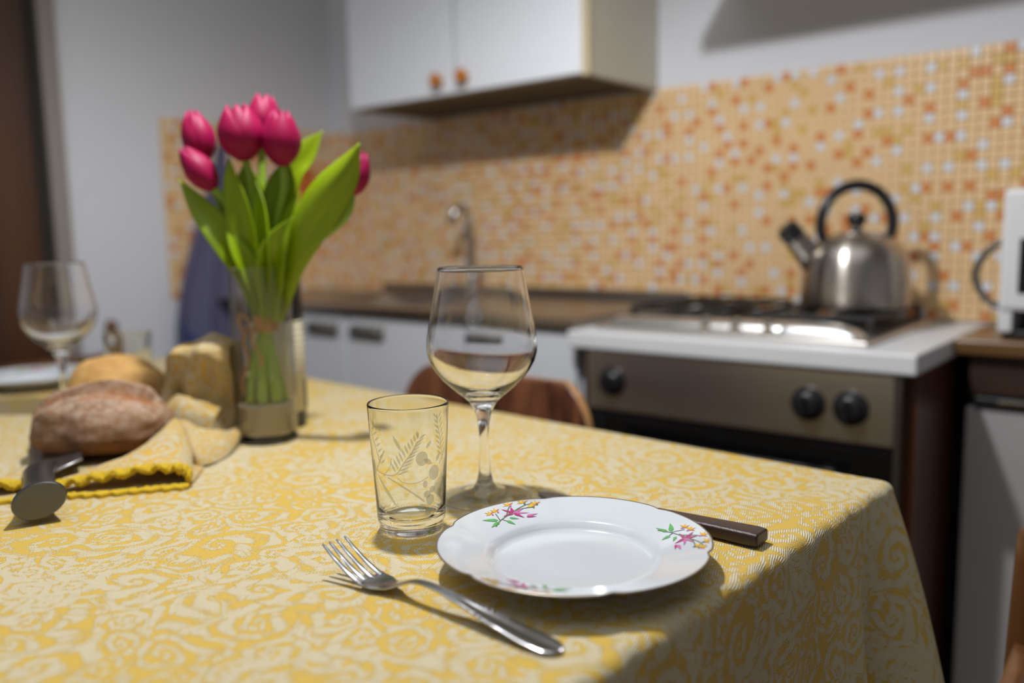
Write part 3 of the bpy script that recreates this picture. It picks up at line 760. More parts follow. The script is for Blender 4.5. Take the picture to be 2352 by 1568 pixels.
def spray(t, A0, r0=0.0845):
    parts = {}
    def P(a, b_):    # a along the rim clockwise, b outward, metres
        a, b_ = a * 1.28, b_ * 1.2; r = r0 + b_; th = A0 - a / r0
        R_ = scal(th, r)
        return (R_ * math.cos(th), R_ * math.sin(th), plate_z(r) + 0.00035)
    def blade(mat, a, b_, ang, ln, wd, tip=0.5):
        n = 6; ca, sa = math.cos(rad(ang)), math.sin(rad(ang)); L_ = []; R_ = []
        for i in range(n + 1):
            u = i / n; w_ = 0.78 * wd * math.sin(PI * min(1, u ** tip)) if 0 < u < 1 else 0.0
            for lst, s in ((L_, 1), (R_, -1)): lst.append(P(a + ca * ln * u - sa * s * w_ / 2, b_ + sa * ln * u + ca * s * w_ / 2))
        mb = parts.setdefault(mat, MB()); vs = L_ + R_
        mb.add(vs, [(i, i + 1, n + 2 + i, n + 1 + i) for i in range(n)])
    def line(mat, pts, wd=0.0003):
        q = spline(pts, 12); mb = parts.setdefault(mat, MB()); L_ = []; R_ = []
        for i, (a, b_) in enumerate(q):
            a2, b2 = q[min(i + 1, 11)]; a1, b1 = q[max(i - 1, 0)]; d_ = math.hypot(a2 - a1, b2 - b1) or 1; nx, ny = -(b2 - b1) / d_, (a2 - a1) / d_
            L_.append(P(a + nx * wd, b_ + ny * wd)); R_.append(P(a - nx * wd, b_ - ny * wd))
        mb.add(L_ + R_, [(i, i + 1, 13 + i, 12 + i) for i in range(11)])
    line('leafline', [(-0.021, -0.008), (-0.012, -0.004), (0.0, 0.000), (0.008, 0.003), (0.018, 0.003)])
    line('leafline', [(-0.012, -0.004), (-0.010, 0.001), (-0.009, 0.004)]); line('leafline', [(-0.010, -0.003), (-0.008, -0.007), (-0.006, -0.009)])
    line('leafline', [(-0.004, -0.001), (0.002, 0.006), (0.005, 0.009)]); line('leafline', [(0.004, 0.002), (0.012, 0.006), (0.018, 0.008)])
    for a, b_, an, ln, wd in ((-0.013, -0.003, 150, 0.011, 0.0042), (-0.014, -0.005, 190, 0.011, 0.0036), (-0.008, -0.006, 290, 0.007, 0.0042), (-0.004, -0.004, 330, 0.007, 0.0028)):
        blade('green', a, b_, an, ln, wd)
    for an, ln, wd, m_ in ((20, 0.010, 0.0028, 'pink'), (75, 0.0075, 0.0034, 'magenta'), (125, 0.0085, 0.0032, 'magenta'), (185, 0.009, 0.0028, 'magenta'), (300, 0.0085, 0.0036, 'magenta'), (345, 0.011, 0.0026, 'pink')):
        blade(m_, 0.002, -0.0002, an, ln, wd)
    blade('pink', 0.009, -0.006, 5, 0.009, 0.003); blade('magenta', 0.008, -0.007, -10, 0.008, 0.002)
    for a, b_ in ((-0.012, 0.005), (-0.007, 0.006), (0.004, 0.0095), (0.013, 0.0095), (0.020, 0.007), (0.017, 0.004)):
        for an in (10, 60, 110, 160): blade('yellow' if an > 30 else 'orange', a, b_, an + 20, 0.0042, 0.0017)
        blade('pink' if a < 0.01 else 'leafline', a, b_ - 0.0022, 60, 0.003, 0.0018)
    blade('yellow', 0.0008, -0.001, 60, 0.003, 0.0026)
    for k, mb in parts.items():
        o = obj('painted_spray', mb, m_print[k], t, smooth=False, fixn=False)
        for p in o.data.polygons:
            pass
p1 = make_plate((-0.355, 0.500, TZ + 0.0004), 'white plate with gilt scalloped rim and flower sprays, in the foreground', (163, 46, -76))
p2 = make_plate((-1.575, 0.600, TZ + 0.0004), 'white flowered plate at the far left end of the table', (150, 30, -90), rad(10))

# ------------------------------------------------------------ glasses
def wine_glass(loc, label):
    t = thing('wine_glass', loc, label, 'wine glass', group='wine glasses')
    k = 0.0004155
    outer = [(0.0, 0.0), (0.040, 0.0), (0.0440, 0.0006), (0.0447, 0.0014), (0.0440, 0.0021), (0.034, 0.0030), (0.020, 0.0052), (0.0115, 0.0095), (0.0078, 0.016), (0.0057, 0.026), (0.0049, 0.040), (0.0047, 0.062), (0.0054, 0.072), (0.0070, 0.0795), (0.0092, 0.0865), (0.0132, 0.0932), (0.0180, 0.0980), (0.0240, 0.1025), (0.0310, 0.1085), (0.0377, 0.115), (0.0445, 0.1235), (0.0492, 0.132), (0.0513, 0.140), (0.0519, 0.147), (0.0512, 0.156), (0.0490, 0.168), (0.0460, 0.182), (0.0428, 0.200), (0.0402, 0.2155), (0.0397, 0.2182)]
    rim = [(0.0394, 0.2191), (0.0390, 0.2193), (0.0387, 0.2190), (0.0385, 0.2182)]
    inner = [(0.0390, 0.2155), (0.0416, 0.200), (0.0448, 0.182), (0.0478, 0.168), (0.0500, 0.156), (0.0507, 0.147), (0.0500, 0.1405), (0.0476, 0.1330), (0.0427, 0.1250), (0.0357, 0.1170), (0.0288, 0.1110), (0.0215, 0.1062), (0.0135, 0.1028), (0.0065, 0.1010), (0.0, 0.1005)]
    mb = MB().lathe(outer + rim + inner, 96)
    for i, f in enumerate(mb.f):
        z = sum(mb.v[j][2] for j in f) / len(f)
        mb.mi[i] = 1 if z < 0.0052 else 0
    o = obj('glass', mb, [m_glass, m_thin], t, angle=80)
    return t
wg = wine_glass((-0.521, 0.589, TZ + 0.0003), 'clear wine glass in the foreground, right of the tulip vase')
wine_glass((-1.285, 0.529, TZ + 0.0003), 'clear wine glass at far left, beside the bread')
def tumbler(loc, label, deco=True, rz=0.0):
    t = thing('tumbler', loc, label, 'tumbler', rz, 'small glass tumblers')
    outer = [(0, 0.0015), (0.018, 0.001), (0.0245, 0.0), (0.0268, 0.001), (0.0275, 0.004), (0.0273, 0.0075), (0.0287, 0.0095), (0.0291, 0.012), (0.0294, 0.020), (0.0340, 0.104), (0.0342, 0.1080), (0.0343, 0.1092)]
    rim = [(0.0341, 0.1102), (0.0336, 0.1106), (0.0331, 0.1103), (0.0329, 0.1094)]
    inner = [(0.03275, 0.1080), (0.0325, 0.104), (0.0276, 0.024), (0.0262, 0.0165), (0.0235, 0.0135), (0.0160, 0.0125), (0.0, 0.0130)]
    o = obj('glass', MB().lathe(outer + rim + inner, 96), m_tumbler, t, angle=70)
    if deco: etch(t)
    return t
def etch(t):
    # etched wheat ears, berries and stems on the outer wall; a = angle measured from the side the viewer sees
    toward = math.atan2(-0.485, 0.518)
    R0 = lambda z: lerp(0.0294, 0.0340, (z - 0.020) / 0.084) + 0.00015
    def P(s, z):
        a = toward + s / 0.0315; r = R0(z); return (r * math.cos(a), r * math.sin(a), z)
    kx = 0.000374 / 5.2275
    def C(X, Y):     # measured drawing units -> arc length, height
        dx = (X - 460) * kx; s = 0.0315 * math.asin(max(-0.985, min(0.985, dx / 0.0318)))
        z = 0.010 + (1430 - Y) * kx * 1.03
        return s, z
    A = MB()
    def lens(mb, x0, y0, x1, y1, wd, n=6):
        (s0, z0), (s1, z1) = C(x0, y0), C(x1, y1); L_ = []; R_ = []
        dx, dz = s1 - s0, z1 - z0; ln = math.hypot(dx, dz) or 1; nx, nz = -dz / ln, dx / ln
        for i in range(n + 1):
            u = i / n; w_ = wd * kx * math.sin(PI * u) / 2
            L_.append(P(s0 + dx * u + nx * w_, z0 + dz * u + nz * w_)); R_.append(P(s0 + dx * u - nx * w_, z0 + dz * u - nz * w_))
        mb.add(L_ + R_, [(i, i + 1, n + 2 + i, n + 1 + i) for i in range(n)])
    def strip(mb, pts, wd, n=18):
        q = [C(*p) for p in spline(pts, n)]; L_ = []; R_ = []
        for i, (s, z) in enumerate(q):
            s2, z2 = q[min(i + 1, n - 1)]; s1, z1 = q[max(i - 1, 0)]; d_ = math.hypot(s2 - s1, z2 - z1) or 1
            nx, nz = -(z2 - z1) / d_ * wd * kx / 2, (s2 - s1) / d_ * wd * kx / 2
            L_.append(P(s + nx, z + nz)); R_.append(P(s - nx, z - nz))
        mb.add(L_ + R_, [(i, i + 1, n + 1 + i, n + i) for i in range(n - 1)])
    def disc(x, y, rx, ry=None):
        ry = ry or rx; mb = MB(); (s, z) = C(x, y); n = 22
        vs = [P(s, z)] + [P(s + rx * kx * math.cos(2 * PI * i / n), z + ry * kx * math.sin(2 * PI * i / n)) for i in range(n)]
        mb.add(vs, [(0, 1 + i, 1 + (i + 1) % n) for i in range(n)])
        obj('etched_berry', mb, m_frost, t, fixn=False)
    # ear pointing up to the right
    stem = [(75, 790), (180, 820), (300, 800), (400, 660), (480, 560), (550, 430)]
    ear = MB(); strip(ear, stem, 16)
    for i in range(10):
        u = i / 9; x = lerp(300, 555, u); y = lerp(800, 400, u)
        ln = lerp(150, 90, u)
        lens(ear, x, y - 5, x - ln * 0.42 + 25 * u, y - ln * 0.98, 26)
        lens(ear, x + 8, y + 8, x + ln * 0.95, y - ln * 0.30 - 20 * u, 26)
    lens(ear, 548, 410, 558, 322, 24)
    obj('etched_wheat_ear', ear, m_frost, t, fixn=False)
    ear = MB(); strip(ear, [(835, 700), (815, 560), (800, 430), (770, 280)], 14)
    for i in range(8):
        y = 640 - i * 62; x = lerp(820, 770, i / 7)
        lens(ear, x, y, x - 52, y - 70, 24); lens(ear, x + 6, y, x + 40, y - 85, 20)
    lens(ear, 768, 250, 762, 150, 22)
    obj('etched_wheat_ear', ear, m_frost, t, fixn=False)
    ear = MB(); strip(ear, [(70, 800), (110, 700), (150, 600), (180, 540)], 20)
    for i in range(7):
        y = 700 - i * 62; x = lerp(130, 50, i / 6)
        lens(ear, x, y, x - 30, y - 80, 24); lens(ear, x, y, x + 55, y - 60, 24)
    obj('etched_wheat_ear', ear, m_frost, t, fixn=False)
    sp_ = MB()
    lens(sp_, 78, 815, 305, 1200, 46, 10); strip(sp_, [(200, 845), (330, 920), (480, 1020), (620, 1135)], 20)
    strip(sp_, [(310, 850), (380, 895), (480, 910), (580, 895), (665, 855)], 11); strip(sp_, [(150, 840), (230, 720), (255, 620)], 10)
    lens(sp_, 372, 545, 280, 350, 40); lens(sp_, 640, 525, 700, 440, 40); lens(sp_, 715, 715, 610, 640, 60); lens(sp_, 755, 700, 800, 600, 42); lens(sp_, 790, 745, 870, 560, 18)
    obj('etched_stems', sp_, m_frost, t, fixn=False)
    for a in ((597, 635, 72, 86), (735, 820, 74, 88), (630, 935, 31, 46), (655, 1055, 46), (690, 1125, 56, 66), (583, 1200, 44), (665, 1262, 44), (45, 770, 50, 90), (715, 1010, 40)): disc(*a)
tu = tumbler((-0.5157, 0.4870, TZ + 0.0003), 'small glass tumbler etched with wheat ears, beside the foreground plate')
tumbler((-1.262, 0.617, TZ + 0.0003), 'small plain-looking glass tumbler at far left behind the bread', False)

# ------------------------------------------------------------ cutlery
# fork, lying along X with its tines towards -X
fk = thing('dinner_fork', (-0.39, 0.386, TZ), 'steel dinner fork with beaded handle, left of the foreground plate', 'fork')
def fz(x):   # height of the fork's middle line
    pts = [(-0.106, 0.0245), (-0.092, 0.0165), (-0.074, 0.0075), (-0.060, 0.0035), (-0.045, 0.0045), (-0.030, 0.0105), (-0.018, 0.0148), (-0.004, 0.0158), (0.02, 0.0135), (0.06, 0.0075), (0.09, 0.0040), (0.107, 0.0030)]
    for (a, za), (c, zc) in zip(pts, pts[1:]):
        if x <= c:
            i = pts.index((a, za)); t = (x - a) / (c - a)
            p0 = pts[max(i - 1, 0)][1]; p3 = pts[min(i + 2, len(pts) - 1)][1]
            return 0.5 * (2 * za + (zc - p0) * t + (2 * p0 - 5 * za + 4 * zc - p3) * t * t + (3 * za - p0 - 3 * zc + p3) * t ** 3)
    return pts[-1][1]
def fork_body(u, v):
    x = lerp(-0.066, 0.1065, u)
    ws = [(-0.066, 0.0125), (-0.055, 0.0122), (-0.042, 0.0085), (-0.030, 0.0045), (-0.020, 0.0034), (0.0, 0.0037), (0.03, 0.0058), (0.06, 0.0086), (0.085, 0.0102), (0.097, 0.0096), (0.104, 0.0062), (0.1065, 0.0012)]
    for (a, wa), (c, wc) in zip(ws, ws[1:]):
        if x <= c + 1e-9: w_ = lerp(wa, wc, sm((x - a) / (c - a))); break
    s = 2 * v - 1
    groove = -0.0011 * math.exp(-(s / 0.45) ** 2) * sm((x - 0.005) / 0.03) + 0.0006 * (1 - s * s)
    dish = 0.0022 * s * s * sm((-0.035 - x) / 0.02)
    return (x, s * w_, fz(x) + groove + dish)
obj('fork_handle', MB().grid(fork_body, 70, 13), m_cutlery, fk, solid=0.0018, soff=-1, sub=1, angle=60)
for k, y0 in enumerate((-0.0105, -0.0035, 0.0035, 0.0105)):
    pts = []; rr = []
    for i in range(13):
        u = i / 12; x = lerp(-0.062, -0.1055 + 0.001 * abs(k - 1.5), u)
        dish = 0.0022 * (y0 / 0.0125) ** 2
        pts.append((x, y0 * lerp(0.94, 0.98, u), fz(x) + dish * (1 - 0.3 * u) - 0.0006)); rr.append((lerp(0.0026, 0.0011, u ** 1.2) if u < 1 else 0.0006, lerp(0.0012, 0.0010, u)))
    obj('tine', MB().tube(pts, rr, 10), m_cutlery, fk)
bd = MB()
for s in (-1, 1):
    for x, r in ((0.036, 0.0013), (0.0395, 0.0010), (0.043, 0.0015), (0.0475, 0.0016), (0.052, 0.0012), (0.0555, 0.0014), (0.059, 0.0011)):
        w_ = fork_body((x + 0.066) / 0.1725, 1.0)
        bd.lathe([(0, -r * 0.4), (r, 0), (r * 0.7, r * 0.6), (0, r * 0.85)], 10, (x, s * (abs(w_[1]) - 0.0017), w_[2] + 0.0001))
obj('beaded_ornament', bd, m_cutlery, fk, kind='stuff')

tk = thing('table_knife', (-0.3715, 0.624, TZ), 'table knife with dark brown handle, half behind the foreground plate', 'knife', rad(-0.5))
def kb(u, v):
    x = lerp(-0.114, 0.012, u); w_ = 0.0095 * min(1, (u / 0.16) ** 0.55 + 0.03) if u < 0.16 else 0.0095 - 0.003 * sm((u - 0.85) / 0.15)
    return (x, lerp(-w_, w_ * 0.75, v), 0.0022 + 0.0016 * u)
obj('blade', MB().grid(kb, 28, 5), m_blade, tk, solid=0.0016)
hn = []
for i in range(16):
    u = i / 15; hn.append((lerp(0.008, 0.112, u), 0.0, 0.0062 + 0.0012 * u))
hr = [(lerp(0.0078, 0.0118, i / 15) * (0.55 if i == 0 else 1) * (1 if i < 15 else 0.90), (0.0050 + 0.0010 * i / 15) * (0.6 if i == 0 else 1) * (1 if i < 15 else 0.86)) for i in range(16)]
hb = MB(); hv = []; hf = []
sec = rrect(1.0, 1.0, 0.42, 5)
for p, (a, b_) in zip(hn, hr): hv += [(p[0], y * a, p[2] + z * b_) for y, z in sec]
m_ = len(sec)
for i in range(15):
    for j in range(m_): hf.append((i * m_ + j, i * m_ + (j + 1) % m_, (i + 1) * m_ + (j + 1) % m_, (i + 1) * m_ + j))
hf += [tuple(range(m_)), tuple(15 * m_ + j for j in range(m_))]
obj('handle', hb.add(hv, hf), m_knifehandle, tk, bevel=0.0012)

# ------------------------------------------------------------ bread knife (handle towards us, blade under the loaf)
AV = Vector((-math.sin(YAW), math.cos(YAW), 0)); RV = Vector((math.cos(YAW), math.sin(YAW), 0))
bk = thing('bread_knife', (-0.7875, 0.3007, TZ + 0.003), 'large steel bread knife with flared handle end, under the floured loaf', 'knife', math.atan2(0.36, -0.933))
bk.rotation_euler.x = rad(-16)
secs = [(0.0, 0.0215, 0.0155, 0.0195), (0.004, 0.0228, 0.0165, 0.0195), (0.012, 0.0208, 0.0155, 0.0190), (0.032, 0.0165, 0.0138, 0.0185), (0.060, 0.0142, 0.0125, 0.0180), (0.095, 0.0140, 0.0115, 0.0175), (0.130, 0.0155, 0.0100, 0.0160), (0.150, 0.0165, 0.0075, 0.0130), (0.165, 0.012, 0.0045, 0.0100)]
q = spline(secs, 40)
hb = MB(); seg = 28
for i, (x, a, b_, z) in enumerate(q):
    hb.v += [(x, a * math.cos(2 * PI * j / seg), z + b_ * math.sin(2 * PI * j / seg)) for j in range(seg)]
for i in range(39):
    for j in range(seg): hb.f.append((i * seg + j, i * seg + (j + 1) % seg, (i + 1) * seg + (j + 1) % seg, (i + 1) * seg + j))
hb.f.append(tuple(range(seg))); hb.f.append(tuple(39 * seg + j for j in range(seg)))
hb.mi = [0] * len(hb.f)
obj('handle', hb, m_bigknife, bk, angle=50)
def bkb(u, v):
    x = lerp(0.142, 0.33, u)
    lo = -0.040 * sm((u + 0.02) / 0.05) * (1 - 0.75 * max(0, (u - 0.6) / 0.4) ** 2); hi = 0.012
    return (x, lerp(lo, hi, v), 0.0065 + 0.001 * v)
obj('blade', MB().grid(bkb, 40, 5), m_blade, bk, solid=0.0022)

# ------------------------------------------------------------ breads
def loaf(name, loc, size, rz, label, mat, seed, split, tilt=(0, 0)):
    mb = MB(); nu, nv = 96, 56; vals = []
    def fn(u, v):
        th = 2 * PI * u; ph = PI * (v - 0.5)
        cx = math.copysign(abs(math.cos(ph)) ** 0.86, 1)
        x, y, z = cx * math.cos(th), cx * math.sin(th), math.sin(ph)
        z = z if z > 0 else z * 0.62
        p = Vector((x * size[0], y * size[1], z * size[2]))
        n = MN.noise(Vector((x, y, z)) * 1.6 + Vector((seed, 0, 0))) * 0.10 + MN.noise(Vector((x, y, z)) * 4.2 + Vector((0, seed, 0))) * 0.022 + MN.noise(Vector((x, y, z)) * 11) * 0.006
        p *= 1 + n
        s = 0.0
        if split and z > 0.05:
            # a burst along the length: raised lip and torn hollow, wandering
            yy = y + 0.16 - 0.10 * math.sin(x * 1.7 + 0.6) ; env = sm((0.93 - abs(x)) / 0.25) * sm(z * 2.5)
            s = math.exp(-((yy + 0.10) / 0.10) ** 2) * env
            p.z += size[2] * (0.20 * math.exp(-((yy - 0.10) / 0.07) ** 2) - 0.17 * s) * env
            yb = y + 0.50 - 0.30 * x; s2 = 0.75 * math.exp(-(yb / 0.055) ** 2) * sm((x + 0.25) / 0.2) * sm((0.70 - x) / 0.2) * env; p.z -= size[2] * 0.05 * s2
            s = max(s, s2)
        vals.append(min(1, s) * (0.75 + 0.5 * (MN.noise(Vector((x, y, z)) * 7) + 0.3)))
        return p
    mb.grid(fn, nu, nv, closeu=True)
    o = obj(name, mb, mat, angle=180)
    at = o.data.attributes.new('split', 'FLOAT', 'POINT')
    for i, v in enumerate(vals): at.data[i].value = max(0, min(1, v))
    o.location = loc; o.rotation_euler = (tilt[0], tilt[1], rz)
    return tag(o, label, 'bread', 'loaves in the napkin')
loaf('bread_loaf', (-0.984, 0.4430, TZ + 0.0335), (0.081, 0.058, 0.0465), YAW + 0.10, 'brown floured loaf with split crust resting on the bread knife', m_bread1, 3.1, True)
loaf('bread_loaf', (-1.088, 0.517, TZ + 0.046), (0.069, 0.056, 0.054), YAW, 'smooth golden bread roll behind the floured loaf', m_bread2, 8.7, False, (0.10, 0.12))

# ------------------------------------------------------------ napkin
nk = thing('bread_napkin', (-0.955, 0.432, TZ), 'yellow damask napkin with mustard crochet edge wrapped around the bread', 'napkin')
def nuv(mb, su, sv, nu, nv, o=(0, 0)):
    return lambda i: (o[0] + (i % nu) / (nu - 1) * su, o[1] + (i // nu) / (nv - 1) * sv)
B3 = lambda u, v, z: tuple(RV * u + AV * v + Vector((0, 0, z)))     # right, away, up from the loaf's front
def sheet(name, ctrl, nu, nv, su, sv, off, amp=0.0, thick=0.0022, parent=nk, pleat=0.0):
    """ctrl: rows of (u, v, w) control points"""
    rows = [spline(r, nu) for r in ctrl]; cols = [spline([r[i] for r in rows], nv) for i in range(nu)]
    mb = MB()
    def fn(a, b_):
        i = round(a * (nu - 1)); j = round(b_ * (nv - 1)); u, v, w_ = cols[i][j]
        k = amp * (MN.noise(Vector((u * 40, v * 40, w_ * 40 + off[0] * 9))) + 0.4 * MN.noise(Vector((u * 110, v * 110, w_ * 90))))
        v += pleat * (math.sin(u * 120 + w_ * 45) + 0.6 * math.sin(u * 210 - w_ * 70 + 1)) * sm(u * 0 + (w_ - 0.005) / 0.03)
        w_ = max(0.0012, w_ + k + 0.5 * pleat * math.sin(u * 95 + v * 40))
        return B3(u + k * 0.6, v - k * 0.6, w_)
    mb.grid(fn, nu, nv)
    return obj(name, mb, m_napkin, parent, solid=thick, uv=nuv(mb, su, sv, nu, nv, off), angle=180)
# lower layer on the table, under bread and knife
front = [(-0.075, -0.166, 0.002), (-0.0246, -0.141, 0.002), (0.0116, -0.129, 0.002), (0.053, -0.126, 0.002), (0.0954, -0.1144, 0.0025), (0.134, -0.105, 0.003)]
sheet('lower_layer', [front, [(u * 0.95 - 0.005, v + 0.07, 0.002) for u, v, w_ in front], [(u * 0.85 - 0.02, v + 0.16, 0.002) for u, v, w_ in front], [(u * 0.7 - 0.045, v + 0.27, 0.002) for u, v, w_ in front]], 44, 24, 0.24, 0.20, (0.3, 0.2))
# upper flap, folded over the lower layer at the right, rising to the side of the loaf
flap = [[(0.006, -0.116, 0.0120), (0.0312, -0.114, 0.0165), (0.0595, -0.109, 0.0198), (0.0923, -0.103, 0.0238), (0.119, -0.098, 0.0228), (0.1299, -0.096, 0.0193), (0.1333, -0.097, 0.0113), (0.1331, -0.102, 0.002)],
        [(0.0294, -0.088, 0.0176), (0.0449, -0.082, 0.0216), (0.0624, -0.075, 0.025), (0.0816, -0.066, 0.0292), (0.1038, -0.058, 0.0301), (0.1149, -0.055, 0.0248), (0.1187, -0.056, 0.014), (0.1188, -0.064, 0.002)],
        [(0.0508, -0.05, 0.0185), (0.0596, -0.042, 0.0258), (0.0686, -0.034, 0.0333), (0.0801, -0.026, 0.040), (0.093, -0.02, 0.0393), (0.1012, -0.02, 0.0317), (0.1066, -0.024, 0.0178), (0.1076, -0.032, 0.002)],
        [(0.0558, -0.005, 0.0239), (0.0603, 0.003, 0.0304), (0.0646, 0.012, 0.0373), (0.0708, 0.02, 0.0436), (0.0769, 0.022, 0.041), (0.0844, 0.018, 0.033), (0.0921, 0.01, 0.0195), (0.0973, -0.004, 0.0052)]]
sheet('folded_flap', flap, 64, 40, 0.17, 0.12, (0.0, 0.0), 0.0018)
# right-hand roll, sweeping from the flap's tip round to the vase
roll = [[(0.0677, 0.030, 0.0404), (0.0797, 0.038, 0.0373), (0.0981, 0.042, 0.0271), (0.1165, 0.055, 0.0211), (0.1226, 0.085, 0.0205), (0.1205, 0.11, 0.0276)],
        [(0.0806, 0.015, 0.0338), (0.0939, 0.012, 0.0291), (0.1088, 0.025, 0.0206), (0.1245, 0.045, 0.0150), (0.1290, 0.078, 0.0160), (0.123, 0.108, 0.0224)],
        [(0.0968, -0.008, 0.0189), (0.1099, -0.020, 0.0167), (0.1208, -0.004, 0.0108), (0.1300, 0.030, 0.0075), (0.1300, 0.068, 0.0096), (0.1257, 0.10, 0.0158)],
        [(0.1022, -0.015, 0.003), (0.1147, -0.030, 0.002), (0.1263, -0.022, 0.002), (0.1330, 0.010, 0.002), (0.1310, 0.048, 0.0038), (0.1268, 0.088, 0.0076)]]
sheet('side_roll', roll, 44, 30, 0.13, 0.09, (0.45, 0.1), 0.0024)
# standing hump behind the loaf
hump = [[(0.117, 0.102, 0.010), (0.100, 0.084, 0.012), (0.075, 0.076, 0.018), (0.048, 0.085, 0.028), (0.020, 0.094, 0.034)],
        [(0.117, 0.100, 0.040), (0.102, 0.092, 0.045), (0.079, 0.084, 0.048), (0.054, 0.098, 0.052), (0.024, 0.106, 0.058)],
        [(0.117, 0.096, 0.078), (0.103, 0.086, 0.085), (0.084, 0.076, 0.086), (0.058, 0.090, 0.086), (0.028, 0.104, 0.084)],
        [(0.117, 0.090, 0.106), (0.104, 0.074, 0.109), (0.086, 0.068, 0.113), (0.062, 0.078, 0.110), (0.034, 0.098, 0.103)],
        [(0.1165, 0.096, 0.117), (0.104, 0.080, 0.118), (0.084, 0.077, 0.1235), (0.062, 0.088, 0.119), (0.040, 0.104, 0.110)],
        [(0.116, 0.120, 0.121), (0.101, 0.115, 0.1225), (0.080, 0.113, 0.127), (0.060, 0.118, 0.121), (0.042, 0.128, 0.112)],
        [(0.115, 0.146, 0.114), (0.099, 0.150, 0.116), (0.076, 0.150, 0.121), (0.056, 0.150, 0.114), (0.034, 0.152, 0.101)],
        [(0.116, 0.160, 0.060), (0.098, 0.172, 0.063), (0.0695, 0.172, 0.063), (0.0452, 0.172, 0.060), (0.018, 0.168, 0.056)],
        [(0.118, 0.162, 0.003), (0.098, 0.180, 0.003), (0.0695, 0.184, 0.003), (0.0452, 0.184, 0.003), (0.008, 0.172, 0.003)]]
sheet('standing_fold', hump, 60, 64, 0.15, 0.24, (0.15, 0.42), 0.0040, pleat=0.0055)
sheet('inner_fold', [[(0.020, 0.082, 0.020), (0.045, 0.066, 0.026), (0.070, 0.052, 0.034), (0.100, 0.060, 0.020)], [(0.026, 0.088, 0.040), (0.048, 0.072, 0.048), (0.072, 0.058, 0.050), (0.104, 0.066, 0.036)], [(0.030, 0.096, 0.052), (0.050, 0.084, 0.060), (0.074, 0.072, 0.058), (0.106, 0.078, 0.044)]], 26, 18, 0.09, 0.06, (0.7, 0.3), 0.003)
# crochet edging: scalloped ribbons along the two open edges
def crochet(edge, lift, off, n=150):
    e = spline(edge, n); mb = MB()
    def fn(a, b_):
        i = round(a * (n - 1)); u, v, w_ = e[i]
        sc = 0.62 + 0.38 * math.sin(a * PI * off[1] + 0.4) ** 2; fr = 0.0014 * MN.noise(Vector((a * 90, b_ * 4, off[0])))
        return B3(u + fr, v - 0.011 * sc * b_ + fr, max(0.0015, w_ + lift * b_ * math.sin(a * PI * off[1] * 2 + off[0]) * 0.5 - 0.004 * b_ + fr * 2))
    mb.grid(fn, n, 7)
    obj('crochet_edge', mb, m_crochet, nk, solid=0.0056, sub=1, angle=180)
crochet(flap[0][:7], 0.006, (0.5, 9))
crochet([(u, v, w_ + 0.001) for u, v, w_ in front], 0.002, (1.7, 15))
lu = [(-0.085, -0.132, 0.014), (-0.045, -0.122, 0.016), (-0.016, -0.112, 0.009)]
sheet('left_upper_layer', [lu, [(-0.09, -0.09, 0.010), (-0.055, -0.085, 0.010), (-0.035, -0.080, 0.004)]], 14, 10, 0.06, 0.04, (0.9, 0.6), 0.001)
crochet(lu, 0.006, (0.2, 4), 60)

# ------------------------------------------------------------ vase with tulips, bottle behind
VX, VY = -0.897, 0.607
va = thing('glass_vase', (VX, VY, TZ), 'tall clear cylinder vase half behind the napkin, holding tulips', 'vase')
vp = [(0, 0.0), (0.034, 0.0), (0.0365, 0.0015), (0.0372, 0.005), (0.0372, 0.214), (0.0366, 0.2152), (0.0354, 0.2152), (0.0348, 0.214), (0.0348, 0.012), (0.033, 0.0095), (0, 0.0095)]
mb = MB().lathe(vp, 72)
for i, f in enumerate(mb.f):
    z = sum(mb.v[j][2] for j in f) / len(f); mb.mi[i] = 1 if 0.013 < z < 0.2135 else 0
obj('vase_glass', mb, [m_vase, m_thin], va, angle=60)
obj('sand_fill', MB().lathe([(0, 0.0098), (0.0325, 0.0098), (0.0344, 0.0125), (0.0344, 0.046), (0.028, 0.0475), (0, 0.046)], 48), m_sand, va)
